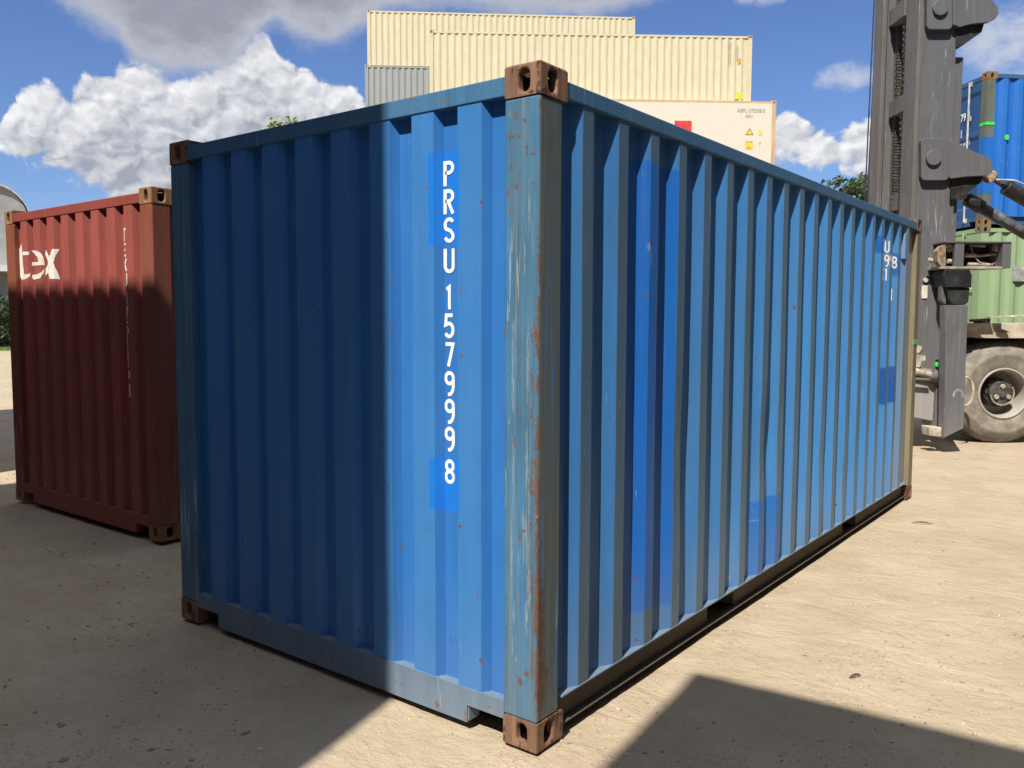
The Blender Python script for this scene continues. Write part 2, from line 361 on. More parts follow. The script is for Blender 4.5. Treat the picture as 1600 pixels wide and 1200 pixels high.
def make_container(label, loc, yaw, L, H, M, group=None, detail=1, door_end='far', amp=.0, name='shipping_container', smooth_sides=False,
                   end_dz=(.142, .075, .048), side_pitch=.2755, near_only=False):
    """M: dict side,end,rail,post,fitting,roof,door"""
    T = empty(name, loc, yaw); tag(T, label, 'container', group)
    FA, FB, FC = .162, .178, .118
    hole = detail >= 1; bv = .009 if detail >= 2 else 0
    for sx, ox in ((-1, 0), (1, -Wd)):
        for sy, oy in ((1, 0), (-1, L)):
            fb = .178
            for sz, oz in ((1, 0), (-1, H)):
                finish('corner_fitting', fitting_bm(sx, sy, sz, ox, oy, oz, hole=hole), M['fitting'], T, bevel=bv, seg=3)
            bm = bmesh.new(); x0, x1 = sorted((ox+sx*.003, ox+sx*.166)); y0, y1 = sorted((oy+sy*.003, oy+sy*.152))
            box(bm, x0, x1, y0, y1, FC, H-FC); finish('corner_post', bm, M['post'] if (sy > 0 or 'post_far' not in M) else M['post_far'], T, bevel=.011 if detail >= 2 else 0, seg=3)
    zt0, zt1 = H-.103, (H-.038 if detail else H-.002); zb = .168
    # side rails
    for sx, ox in ((-1, 0), (1, -Wd)):
        bm = bmesh.new(); x0, x1 = sorted((ox+sx*.004, ox+sx*.064)); box(bm, x0, x1, FB, L-FB, zt0, zt1)
        finish('top_side_rail', bm, M['rail'], T, bevel=.005 if detail >= 2 else 0)
        bm = bmesh.new()
        x0, x1 = sorted((ox+sx*.004, ox+sx*.062)); box(bm, x0, x1, FB, L-FB, zb-.006, zb)
        finish('rail_ledge', bm, M['rail'], T); bm = bmesh.new()
        x0, x1 = sorted((ox+sx*.052, ox+sx*.058))
        cuts = [FB] + ([L/2-1.22-.18, L/2-1.22+.18, L/2+1.22-.18, L/2+1.22+.18] if L < 8 else []) + [L-FB]
        if L < 8: cuts = [FB, 1.63, 1.99, L-1.99-.03, L-1.63-.03, L-FB]
        for i in range(0, len(cuts), 2):
            box(bm, x0, x1, cuts[i], cuts[i+1], .040, zb-.0065)
            if 0 < i:
                box(bm, *sorted((ox+sx*.052, ox+sx*.9)), cuts[i]-.004, cuts[i], .045, zb-.008)
            if i < len(cuts)-2: box(bm, *sorted((ox+sx*.052, ox+sx*.9)), cuts[i+1], cuts[i+1]+.004, .045, zb-.008)
        box(bm, *sorted((ox+sx*.022, ox+sx*.058)), FB, L-FB, .034, .040)
        finish('bottom_side_rail', bm, M.get('sill', M['rail']), T)
    # end sill and header, both ends
    hs, nh, nd_ = end_dz[0], end_dz[1], end_dz[2]
    for sy, oy in ((1, 0), (-1, L)):
        bm = bmesh.new(); a, b_ = -FA, -Wd+FA
        zl = .024
        pts = [(a, zl+.072), (a-.19, zl+.072), (a-.19, zl), (b_+.19, zl), (b_+.19, zl+.072), (b_, zl+.072), (b_, zb), (a, zb)]
        y0, y1 = sorted((oy+sy*.004, oy+sy*.011)); prism(bm, pts, y0, y1, 'y')
        y0, y1 = sorted((oy+sy*.0112, oy+sy*.10)); box(bm, b_, a, y0, y1, zb-.007, zb-.0005)
        box(bm, b_+.19, a-.19, *sorted((oy+sy*.0112, oy+sy*.075)), zl, zl+.007)
        for xx in (a-.19, b_+.184): box(bm, xx, xx+.006, *sorted((oy+sy*.0112, oy+sy*.075)), zl+.0072, zl+.074)
        for xa, xb in ((a-.19, a), (b_, b_+.19)): box(bm, xa, xb, *sorted((oy+sy*.0112, oy+sy*.06)), zl+.0745, zl+.080)
        finish('end_sill', bm, M['rail'], T)
        bm = bmesh.new(); y0, y1 = sorted((oy+sy*.004, oy+sy*.064)); box(bm, b_, a, y0, y1, H-.105, H-(.033 if detail else .002))
        finish('end_header', bm, M['rail'], T, bevel=.004 if detail >= 2 else 0)
    # side panels
    nS = int(round((L-.3-.37)/side_pitch))+1
    first = .300
    pitch = (L-.3-.076-first-.082)/(nS-1) if L > 8 else side_pitch
    PS = profile(.15, L-.15, first, pitch, .076, .066, .036, nS if L > 8 else 20)
    if smooth_sides: PS = [(.15, .0), (L*.25, .0), (L*.5, 0), (L*.75, 0), (L-.15, .0)]
    nz = 18 if detail >= 2 else 2
    for sx, ox, sd_ in ((-1, 0, 3), (1, -Wd, 9)):
        DD = ((2.36, .95, .22, .38, .016), (1.25, 1.0, .2, .5, .008), (3.35, .7, .15, .35, .008), (3.85, .45, .2, .3, .007)) if (detail >= 2 and ox == 0) else ()
        panel('side_panel', PS, zb, zt0, (lambda s, d, z, sx=sx, ox=ox: (ox+sx*(.008+d), s, z)), M['side'], T, nz, amp, sd_, dints=DD)
    # end panels / doors
    PE = profile(-Wd+.166, -.166, -Wd+.166+.13, .2485, .120, .014, .036, 8)
    PE = profile(-Wd+.16, -.16, -2.142, .2486, .120, .023, .040, 8)
    T['pe'] = 0; del T['pe']
    def endpanel(oy, sy):
        panel('end_panel', PE, zb-.001, H-.104, (lambda s, d, z: (s, oy+sy*(.009+d), z)), M['end'], T, nz, amp, 4)
    def doors(oy, sy):
        y = lambda v: oy + sy*v
        for a, b_ in ((-Wd/2+.008, -.172), (-Wd+.172, -Wd/2-.008)):
            bm = bmesh.new()
            # recessed horizontal pressings
            zz = [zb+.02, .45, .50, .95, 1.0, 1.5, 1.55, 2.0, 2.05, H-.125]
            pr = []
            for i in range(0, len(zz)-1, 2):
                pr += [(zz[i], .014), (zz[i+1], .014)] if False else []
            pts = [(zb+.005, .012), (zb+.16, .012), (zb+.20, .034)]
            nb = 3; top_ = H-.112; span = (top_-.20-(zb+.20))
            for i in range(nb):
                z0_ = zb+.20+span*i/nb; z1_ = zb+.20+span*(i+1)/nb
                pts += [(z1_-.12, .034), (z1_-.08, .012)] if i < nb-1 else [(z1_, .034)]
                if i < nb-1: pts += [(z1_-.02, .012), (z1_, .034)]
            pts += [(top_-.16, .012), (top_, .012)]
            rows = [[bm.verts.new((xx, y(d), z)) for xx in (a, b_)] for z, d in pts]
            for A, B in zip(rows, rows[1:]): bm.faces.new((A[0], A[1], B[1], B[0]))
            dl = finish('door', bm, M.get('door', M['end']), T)
            for fx in (.28, .72):
                xx = a+(b_-a)*fx
                bm = bmesh.new(); tube(bm, [(xx, y(-.018), .11), (xx, y(-.018), H-.07)], .017, 8)
                for zc in (.13, .7, 1.25, 1.9, H-.10): box(bm, xx-.05, xx+.05, *sorted((y(-.006), y(.010))), zc-.04, zc+.04)
                finish('lock_rod', bm, M.get('rod', M['rail']), dl)
    for oy, sy, wh in ((0, 1, 'near'), (L, -1, 'far')):
        if door_end == wh: doors(oy, sy)
        else: endpanel(oy, sy)
    # roof and floor
    bm = bmesh.new(); n_ = int(L/.25); rows = []
    for i in range(n_*2+1):
        yy = .05+(L-.1)*i/(n_*2); zz = H-.040 + (.014 if i % 4 in (1, 2) else 0)
        rows.append([bm.verts.new((-.064, yy, zz)), bm.verts.new((-Wd+.064, yy, zz))])
    for A, B in zip(rows, rows[1:]): bm.faces.new((A[0], A[1], B[1], B[0]))
    finish('roof_panel', bm, M.get('roof', M['rail']), T)
    bm = bmesh.new(); box(bm, -Wd+.06, -.06, .105, L-.105, .125, .160)
    for i in range(1, int(L/.4)): box(bm, -Wd+.06, -.06, L*i/int(L/.4)-.02, L*i/int(L/.4)+.02, .05, .1245) if not near_only or True else None
    finish('floor', bm, M['floor'], T)
    return T, PS, PE

# conforming lettering --------------------------------------------------------
def arc(cx, cy, rx, ry, a0, a1, n=9): return [(cx+rx*math.cos(R_(a0+(a1-a0)*i/n)), cy+ry*math.sin(R_(a0+(a1-a0)*i/n))) for i in range(n+1)]
GLY = {  # unit height 1, width .46, centre lines
 'P': [[(0.05, 0), (.05, .95), (.22, .95)]+arc(.22, .74, .2, .21, 90, -90)+[(.05, .53)]],
 'R': [[(0.05, 0), (.05, .95), (.22, .95)]+arc(.22, .74, .2, .21, 90, -90)+[(.05, .53)], [(.2, .52), (.43, 0)]],
 'S': [arc(.24, .76, .19, .19, 20, 180)+arc(.24, .62, .19, .1, 200, 270)[0:4]+[(.30, .47)]+arc(.24, .24, .19, .19, 30, -170)],
 'U': [[(.05, 1), (.05, .24)]+arc(.24, .24, .19, .19, 180, 360)+[(.43, 1)]],
 '1': [[(.10, .84), (.24, .94), (.24, 0)]],
 '5': [[(.40, .95), (.08, .95), (.06, .55)]+arc(.22, .33, .2, .28, 110, -150)],
 '7': [[(.04, .95), (.42, .95), (.18, 0)]],
 '9': [arc(.24, .72, .19, .23, 0, 360, 16), [(.43, .70)]+arc(.20, .42, .23, .40, 10, -70, 6)+[(.16, .02)]],
 '8': [arc(.24, .74, .17, .21, 0, 360, 16), arc(.24, .27, .19, .23, 0, 360, 16)],
 '2': [arc(.24, .74, .19, .21, 170, -20)+[(.06, .05), (.44, .05)]],
 'G': [arc(.24, .5, .19, .45, 50, 300, 12)+[(.43, .2), (.43, .45), (.26, .45)]],
 'T': [[(.24, 0), (.24, .95)], [(.03, .95), (.45, .95)]],
 'E': [[(.42, .95), (.07, .95), (.07, .05), (.42, .05)], [(.08, .5), (.36, .5)]],
 'X': [[(.05, 0), (.43, 1)], [(.05, 1), (.43, 0)]],
 '4': [[(.36, 0), (.36, .95), (.05, .28), (.46, .28)]],
 '3': [arc(.22, .74, .19, .21, 150, -90)+arc(.22, .27, .2, .24, 80, -150)],
 '6': [arc(.24, .27, .19, .23, 0, 360, 16), [(.05, .3)]+arc(.26, .6, .21, .36, 170, 90, 5)+[(.36, .93)]],
 ']': [[(.1, .95), (.4, .95), (.4, .05), (.1, .05)]],
}
def ribbon(bm, pts, t, put):
    q = [Vector(p_) for p_ in pts]; out_ = [q[0]]
    for p_ in q[1:]:
        if (p_-out_[-1]).length > 1e-4: out_.append(p_)
    q = out_; Lf, Rt = [], []
    for i, p_ in enumerate(q):
        a = (q[i]-q[i-1]).normalized() if i else None; b_ = (q[i+1]-q[i]).normalized() if i < len(q)-1 else None
        if a is None: a = b_
        if b_ is None: b_ = a
        n1 = Vector((-a.y, a.x)); n2 = Vector((-b_.y, b_.x)); mm = (n1+n2)
        mm = mm.normalized() if mm.length > 1e-3 else n1
        kf = 1/max(.5, mm.dot(n1)); Lf.append(p_+mm*t*kf); Rt.append(p_-mm*t*kf)
    A = [bm.verts.new(put(*v)) for v in Lf]; B = [bm.verts.new(put(*v)) for v in Rt]
    for i in range(len(q)-1): bm.faces.new((A[i], A[i+1], B[i+1], B[i]))
def glyphs(bm, text, x, z, h, wd, step, vertical=False, t=.075, cut=None):
    "letters in the (s, z) plane stored as (s, 0, z)"
    n_ = 0
    for ch in text:
        if ch in GLY:
            for s_ in GLY[ch]:
                n_ += 1; eps = .00012*(n_ % 3)
                ribbon(bm, [(x+u*wd/.46, z+v*h) for u, v in s_], t*h, lambda a, b_, e=eps: (a, e, b_))
        if vertical: z -= step
        else: x += step
def conform(bm, P, mp, lift=.0015):
    for s, _ in P:
        g = bm.verts[:] + bm.edges[:] + bm.faces[:]
        bmesh.ops.bisect_plane(bm, geom=g, plane_co=(s, 0, 0), plane_no=(1, 0, 0))
    for v in bm.verts:
        s, e, z = v.co; v.co = mp(s, prof_d(P, s)-lift-e, z)
def side_map(ox=0, sx=-1): return lambda s, d, z: (ox+sx*(.008+d), s, z)
def end_map(oy=0, sy=1): return lambda s, d, z: (s, oy+sy*(.009+d), z)
def font_bm(txt, size, sx=1, off=0):
    cu = bpy.data.curves.new('t', 'FONT'); cu.body = txt; cu.size = size; cu.offset = off; cu.resolution_u = 4
    ob = bpy.data.objects.new('t', cu); COL.objects.link(ob)
    me = bpy.data.meshes.new_from_object(ob.evaluated_get(bpy.context.evaluated_depsgraph_get()))
    bm = bmesh.new(); bm.from_mesh(me); bpy.data.objects.remove(ob); bpy.data.meshes.remove(me)
    for v in bm.verts: v.co = (v.co.x*sx, 0, v.co.y)
    return bm

# ------------------------------------------------------------------ ground
def gz(x, y):
    r = math.hypot(x, y)
    z = -.013 + noise.noise(Vector((x*.9, y*.9, 0)))*.006
    if r < 25:
        z += noise.noise(Vector((x*4, y*4, 3)))*.004
        q = Vector((x*7+2*noise.noise(Vector((x*2, y*2, 7))), y*10, 5)); rg = 1-abs(noise.noise(q))*2
        z += (rg-.6)*.0032 + noise.noise(Vector((x*19, y*23, 9)))*.0030
    return z
def ground():
    mt, k, b = newmat('sand_ground'); co = objco(k)
    big = k.noise(co, .22, 5, .6); mid = k.noise(co, 1.6, 6, .62); fine = k.noise(co, 55, 4, .7); grit = k.noise(co, 190, 2, .6)
    patch = k.noise(k.vm('MULTIPLY', co, (.6, 1.6, 1)), 1.1, 6, .6, .6)
    c = k.mix(k.step(mid, .3, .72), (.375, .297, .20), (.455, .37, .26))
    c = k.mix(k.m('MULTIPLY', k.step(big, .45, .7), .35), c, (.39, .315, .215))
    c = k.mix(k.m('MULTIPLY', k.step(patch, .56, .72), .30), c, (.33, .255, .165))
    c = k.mix(k.m('MULTIPLY', k.step(k.noise(k.vm('MULTIPLY', co, (1, 1.7, 1)), 9, 5, .68, .5), .50, .70), .30), c, (.34, .265, .175))
    c = k.mix(k.m('MULTIPLY', k.step(fine, .52, .75), .25), c, (.55, .46, .33))
    c = k.mix(k.m('MULTIPLY', k.step(grit, .66, .72), .40), c, (.22, .17, .12))
    clod = k.m('MULTIPLY', k.step(k.noise(k.vm('MULTIPLY', co, (1, 1.4, 1)), 62, 3, .7), .54, .66), k.step(k.noise(co, 1.9, 4, .6), .46, .60))
    c = k.mix(k.m('MULTIPLY', clod, .50), c, (.235, .18, .12))
    c = k.mix(k.m('MULTIPLY', k.step(k.noise(co, 88, 2, .6), .66, .72), .5), c, (.62, .54, .41))
    k.put(b.inputs['Base Color'], c); b.inputs['Roughness'].default_value = .95; b.inputs['Specular IOR Level'].default_value = .12
    trk = k.noise(k.vm('MULTIPLY', co, (1.0, 2.2, 1)), 2.3, 3, .6, 1.0)
    h = k.m('ADD', k.m('MULTIPLY', k.noise(co, 5, 4, .62, .5), 1.0), k.m('MULTIPLY', trk, .8))
    h = k.m('ADD', h, k.m('MULTIPLY', k.noise(k.vm('MULTIPLY', co, (1, 1.5, 1)), 21, 4, .68, .6), .24)); h = k.m('ADD', h, k.m('MULTIPLY', fine, .12))
    vo = k.n('ShaderNodeTexVoronoi', feature='F1'); k.put(vo.inputs['Vector'], co); vo.inputs['Scale'].default_value = 38
    cl = k.m('MULTIPLY', k.m('SUBTRACT', 1.0, k.step(vo.outputs['Distance'], .10, .34)), k.step(k.noise(co, 7, 2), .5, .6))
    h = k.m('ADD', h, k.m('MULTIPLY', cl, .10)); h = k.m('ADD', h, k.m('MULTIPLY', clod, -.06))
    tw_ = k.n('ShaderNodeTexWave', wave_type='BANDS', bands_direction='DIAGONAL'); k.put(tw_.inputs['Vector'], co); tw_.inputs['Scale'].default_value = 7.5; tw_.inputs['Distortion'].default_value = 2.5; tw_.inputs['Detail'].default_value = 2
    trm = k.step(k.noise(k.vm('MULTIPLY', co, (1.3, .35, 1)), 1.0, 2), .56, .66)
    h = k.m('ADD', h, k.m('MULTIPLY', k.m('MULTIPLY', tw_.outputs['Fac'], trm), .16))
    bp = k.n('ShaderNodeBump'); bp.inputs['Strength'].default_value = .8; bp.inputs['Distance'].default_value = .030
    k.put(bp.inputs['Height'], h); k.L.new(bp.outputs[0], b.inputs['Normal'])
    bm = bmesh.new(); n_ = 470
    def g(i, c0, ext):
        t = (i/n_)*2-1; return c0 + (math.sinh(t*7.4)/math.sinh(7.4))*ext
    V = []
    for j in range(n_+1):
        row = []
        for i in range(n_+1):
            x = g(i, .2, 700); y = g(j, -.4, 700)
            row.append(bm.verts.new((x, y, gz(x, y))))
        V.append(row)
    for A, B in zip(V, V[1:]):
        for i in range(n_): bm.faces.new((A[i], A[i+1], B[i+1], B[i]))
    tag(finish('ground', bm, mt, None, smooth=True, recalc=False), None, None, kind='structure')
    # pebbles scattered in the sand
    pm = plain('pebble', (.36, .285, .195), .9, .30, scale=14)
    bm = bmesh.new(); rnd = random.Random(3)
    ico = bmesh.new(); bmesh.ops.create_icosphere(ico, subdivisions=1, radius=1); iv = [v.co.copy() for v in ico.verts]; fi = [[v.index for v in f.verts] for f in ico.faces]; ico.free()
    cnt = 0
    while cnt < 9000:
        dd = 1.6+rnd.random()**1.6*11; az_ = YAW + R_(rnd.uniform(-34, 34))
        x = CAM.x+math.cos(az_)*dd; y = CAM.y+math.sin(az_)*dd
        if -2.45 < x < .0 and 0 < y < 6.06 or -6.4 < x < -3.96 and y > .758: continue
        if noise.noise(Vector((x*1.6, y*1.6, 11)))+.45*noise.noise(Vector((x*5, y*5, 12))) < rnd.uniform(-.35, .45): continue
        cnt += 1
        r = min(.013, .0022*math.exp(abs(rnd.gauss(0, .62)))); e = Vector((r*rnd.uniform(.8, 1.6), r*rnd.uniform(.8, 1.6), r*rnd.uniform(.4, .8)))
        rot = rnd.random()*6.28; cr, sr = math.cos(rot), math.sin(rot)
        z = gz(x, y)+e.z*.3
        vs = []
        for v in iv:
            q = Vector((v.x*e.x, v.y*e.y, v.z*e.z))*(1+.25*rnd.uniform(-1, 1)); vs.append(bm.verts.new((x+q.x*cr-q.y*sr, y+q.x*sr+q.y*cr, z+q.z)))
        for f in fi: bm.faces.new([vs[t] for t in f])
    tag(finish('gravel', bm, pm), 'small loose pebbles strewn over the sandy yard', 'gravel', kind='stuff')
ground()

# ------------------------------------------------------------------ the blue container in front
BASE = (.030, .160, .44); FADE = (.055, .205, .46)
FRESH = (.012, .13, .60)
K = {}
K['floor'] = plain('container_underside', (.035, .03, .028), .9)
def on_end(px, py, w_, h_):
    "spot seen on the end wall plane y=0 -> (axis, x, z, half width, half height) in metres"
    d = ray(px, py); t_ = -CAM.y/d.y; q = CAM+d*t_; s_ = 1/395.0; return (0, q.x, q.z, max(.0028, w_*s_*1.3), max(.003, h_*s_*1.2))
PM = [on_end(*q) for q in ((805,180,4,6),(819,188,3,4),(798,214,9,2.5),(811,213,4,3),(823,232,2,10),(831,239,5,2.5),(799,259,2,8),(811,278,2,9),(806,292,3,6),(832,286,6,3),(794,300,3,8),(807,641,6,5),
   (830,600,2,26),(830,645,2,22),(830,735,2,25),(829,760,3,13),(803,692,2,8),(812,840,4,6),(818,830,5,3),(828,822,2,20),(830,915,2.5,22),(830,945,2,15),(830,1035,2.5,28),(812,1065,8,6),(823,1053,4,7),(806,1058,3,3),(790,625,2,4),(792,716,2,4))]
LM = [on_end(*q) for q in ((826,330,1.5,40),(824,560,2,60),(822,720,2.5,50),(826,780,2,50),(824,860,3,40),(825,920,4,45),(822,965,3,30),(802,960,2,20),(800,1010,1.5,14),(806,1030,2,3),(795,660,2,4),(801,740,1.5,60),(799,860,1.5,60),(800,560,1.5,70),(796,178,1.5,5))]
EM = [on_end(*q) for q in ((636,942,1.5,5),(642,963,4,3),(636,982,2,6),(625,981,3,3),(692,1006,2,4),(748,1035,2.5,6),(744,930,1.5,10),(777,519,4,5),(785,518,6,2),(604,760,1.5,3),(447,710,1,5),(335,735,4,3),(475,780,1.5,8),(330,760,2,3),(669,826,3,2))]
SM = [on_end(*q) for q in ((619,1064,5,3),(627,1070,4,3),(682,1102,5,6),(640,152,10,2),(690,158,14,2),(765,120,12,1.5),(720,133,9,1.5),(560,185,8,1.5),(475,222,10,1.5),(600,1079,16,1.5),(660,1106,14,1.5),(735,1108,8,2),(765,1106,9,1.5),(726,1118,2.5,12))]
blue_end = paint('blue_paint_end', BASE, FADE, wear=.62, chips=.55, scratch=.05, rough=.45, dust=.08, streak=.10, marks=EM,
    patches=[(0, -.560, -.395, 1.957, 2.325, (.010, .175, .62)), (0, -.560, -.395, .873, 1.09, (.010, .175, .62))])
def on_side(px, py, w_, h_):
    d = ray(px, py); t_ = -CAM.x/d.x; q = CAM+d*t_; return (1, q.y, q.z, w_, h_)
SMK = [on_side(*q) for q in ((1020,380,.012,.02),(1015,462,.006,.02),(1003,905,.012,.008),(1190,560,.01,.015),(1246,480,.02,.02),(1315,790,.012,.012),(1360,700,.02,.03),(1393,548,.025,.05),(915,640,.006,.02),(1070,820,.01,.012),(935,340,.006,.015))]
SLM = [on_side(*q) for q in ((1018,384,.018,.03),(1020,405,.012,.05),(1004,772,.006,.02),(1184,815,.07,.006),(1068,870,.008,.03),(1060,640,.008,.10),(1062,700,.008,.12),(918,597,.008,.012),(1150,905,.02,.015),(1330,560,.03,.012),(1395,525,.03,.035))]
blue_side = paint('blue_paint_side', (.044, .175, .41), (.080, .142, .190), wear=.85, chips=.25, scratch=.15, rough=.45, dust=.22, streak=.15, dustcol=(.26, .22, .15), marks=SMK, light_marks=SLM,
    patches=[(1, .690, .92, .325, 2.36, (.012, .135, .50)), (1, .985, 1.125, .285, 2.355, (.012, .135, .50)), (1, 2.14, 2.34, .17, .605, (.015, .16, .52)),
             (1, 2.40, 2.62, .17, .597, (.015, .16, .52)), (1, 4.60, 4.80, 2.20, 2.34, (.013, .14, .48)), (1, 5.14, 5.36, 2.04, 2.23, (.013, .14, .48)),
             (1, 4.90, 5.0, .96, 1.27, (.012, .09, .36)), (1, 5.17, 5.30, .96, 1.27, (.012, .09, .36))], far_sheen_dust=True)
blue_rail = paint('blue_paint_rail', (.055, .160, .285), (.10, .195, .30), wear=.5, rust=.06, chips=.8, scratch=.7, rough=.5, dust=.34, streak=.25, rustcol=(.22, .09, .045), fine_rust=1.0, marks=SM)
blue_post = paint('blue_paint_post', (.062, .158, .250), (.11, .18, .20), wear=.6, rust=.16, chips=1.0, scratch=1.4, rough=.55, dust=.16, streak=.5, rustcol=(.145, .082, .054), bump=.3,
    dustcol=(.30, .23, .11), fine_rust=1.0, sidegrime=(.115, .125, .095), marks=PM, light_marks=LM,
    zones=[(-.045, .01, -.02, .012, .15, 1.9, .095), (-.150, -.05, -.02, .012, 1.7, 2.5, .035), (-.012, .01, -.01, .050, .1, .80, .30, .045), (-.012, .01, -.03, .012, .8, 2.45, .21, .022), (-.012, .01, .15, .2, .15, .75, .20, .03),
           (-.012, .01, .03, .12, .2, .55, .10)])
fit_mat = paint('rusty_casting', (.205, .112, .068), (.30, .18, .12), wear=.4, rust=.48, chips=.9, scratch=.4, rough=.8, streak=.8, rustcol=(.085, .040, .026), bump=.9, fine_rust=1.0)
grime = paint('grimy_bottom_rail', (.060, .058, .050), (.10, .085, .06), wear=.4, rust=.1, chips=.4, scratch=.3, rough=.8, dust=.45, streak=.3, dustcol=(.16, .13, .09))
far_post = paint('dusty_far_post', (.20, .17, .105), (.17, .17, .13), wear=.5, rust=.10, chips=.6, scratch=.8, rough=.7, dust=.2, streak=.35, rustcol=(.26, .11, .05))
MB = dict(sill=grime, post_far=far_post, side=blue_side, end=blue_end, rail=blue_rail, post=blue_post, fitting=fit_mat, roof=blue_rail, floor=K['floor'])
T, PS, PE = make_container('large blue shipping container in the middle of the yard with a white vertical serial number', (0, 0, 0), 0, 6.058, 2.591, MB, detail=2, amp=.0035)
white = plain('white_lettering', (.80, .80, .78), .5, .06, scale=30)
def letters(parent_part, name, bm, P, mp, mat=white):
    conform(bm, P, mp); o = finish(name, bm, mat, parent_part, recalc=False); return o
endp = [c for c in T.children if c.name.startswith('end_panel')][0]
sidep = [c for c in T.children if c.name.startswith('side_panel')][0]
z = 2.193
for grp in (list(zip('PRSU', (0, .112, .112, .122))), list(zip('157999', (.148, .115, .117, .117, .114, .114))), [('8', .135)]):
    bm = bmesh.new()
    for ch, dz in grp: z -= dz; glyphs(bm, ch, -.507, z, .096, .050, 0, t=.078)
    letters(endp, 'serial_number', bm, PE, end_map())
for txt, yy, zz, ww, tt_ in (('PRSU', 4.762, 2.222, .044, .075), ('157999', 4.762, 2.108, .044, .075), ('8', 5.190, 2.108, .052, .085), ('22G1', 4.762, 1.992, .044, .075), (']', 5.160, 1.835, .044, .075)):
    bm = bmesh.new(); glyphs(bm, txt, yy, zz, .096, ww, .0545, t=tt_); letters(sidep, 'size_code' if txt == '22G1' else 'serial_number', bm, PS, side_map())
# green tape round the far post
gm = plain('green_tape', (.06, .62, .08), .5, .05)
bm = bmesh.new(); box(bm, -.0015, .0005, 5.902, 6.0535, 1.445, 1.49); box(bm, -.03, .0005, 6.0555, 6.0575, 1.445, 1.49)
finish('green_tape', bm, gm, T)
# small open vent cover near the far top corner
bm = bmesh.new(); box(bm, -.040, -.004, 5.47, 5.53, 2.20, 2.42)
finish('vent_cover', bm, blue_side, T, bevel=.004)

# ------------------------------------------------------------------ red container
RB = (.27, .062, .048)
red_end = paint('red_paint_end', RB, (.33, .085, .062), wear=.6, chips=.35, scratch=.35, rough=.6, dust=.10, streak=.2, rustcol=(.13, .05, .03))
red_rail = paint('red_paint_rail', (.26, .055, .040), (.30, .08, .06), wear=.5, chips=.3, scratch=.3, rough=.6, dust=.10, rustcol=(.13, .05, .03))
red_post = paint('red_paint_post', (.22, .065, .035), (.24, .09, .05), wear=.5, rust=.22, chips=.6, scratch=1.0, rough=.65, dust=.12, streak=.35, rustcol=(.19, .075, .03))
red_fit = paint('red_casting', (.25, .13, .06), (.30, .16, .08), wear=.4, rust=.4, chips=.3, scratch=.3, rough=.8, streak=.5, rustcol=(.20, .09, .04), bump=.4)
MR = dict(side=red_end, end=red_end, rail=red_rail, post=red_post, fitting=red_fit, roof=red_rail, floor=K['floor'])
TR, PS_r, PE_r = make_container('dull red shipping container with rusty corners left of the blue container', (-3.960, .758, .012), 0, 6.058, 2.591, MR, detail=2, amp=.003)
endr = [c for c in TR.children if c.name.startswith('end_panel')][0]
# worn lettering 't e x' across the ribs
def poly_sz(bm, pts):
    bm.faces.new([bm.verts.new((a, 0, b_)) for a, b_ in pts])
cream = plain('cream_lettering', (.72, .66, .58), .6, .1, scale=18)
LOGO = [[(121,765),(137,725),(141,772),(148,880),(153,915),(141,953),(126,925),(120,850)], [(141,773),(185,773),(185,795),(143,795)], [(141,953),(150,914),(175,915),(193,905),(190,930)],
    [(204,838),(279,838),(282,857),(203,860)], [(200,765),(235,768),(262,785),(278,820),(279,838),(243,838),(236,805),(216,785)],
    [(281,878),(276,910),(262,900)], [(276,910),(250,940),(232,915),(262,900)], [(250,940),(215,948),(203,935),(207,918),(232,915)],
    [(326,757),(375,757),(347,805),(336,842),(304,842),(312,800)], [(304,842),(336,842),(380,945),(312,943),(303,905)], [(287,790),(290,760),(302,792),(312,800),(304,842)], [(304,842),(303,905),(286,925),(291,880)]]
def on_ribs(px, py):
    "where the marking meets the ribbed end wall of the red container (local x, z)"
    d = ray(px, py); o_ = CAM-Vector((-3.960, .758, .012)); t_ = -o_.y/d.y
    for _ in range(90):
        q = o_+d*t_
        if q.y >= .009+prof_d(PE_r, q.x): break
        t_ += .0008/abs(d.y)
    return q.x, q.z
bm = bmesh.new()
for poly in LOGO:
    V_ = []
    for (ax_, ay_), (bx_, by_) in zip(poly, poly[1:]+poly[:1]):
        for f_ in (0, .34, .67): V_.append(on_ribs((ax_+(bx_-ax_)*f_)/4, 200+(ay_+(by_-ay_)*f_)/4))
    poly_sz(bm, V_)
bmesh.ops.triangulate(bm, faces=bm.faces, ngon_method='EAR_CLIP')
bmesh.ops.split_edges(bm, edges=bm.edges)
for i_, f_ in enumerate(bm.faces):
    for v in f_.verts: v.co.y = (i_ % 40)*.00004
letters(endr, 'lettering', bm, PE_r, end_map(), cream)
z = 2.33
for grp in ('TEXU', '475116', '3'):
    bm = bmesh.new()
    for i, ch in enumerate(grp):
        z -= .110; glyphs(bm, ch, -.426, z, .094, .048, 0, t=.085)
    letters(endr, 'serial_number', bm, PE_r, end_map(), cream); z -= .03

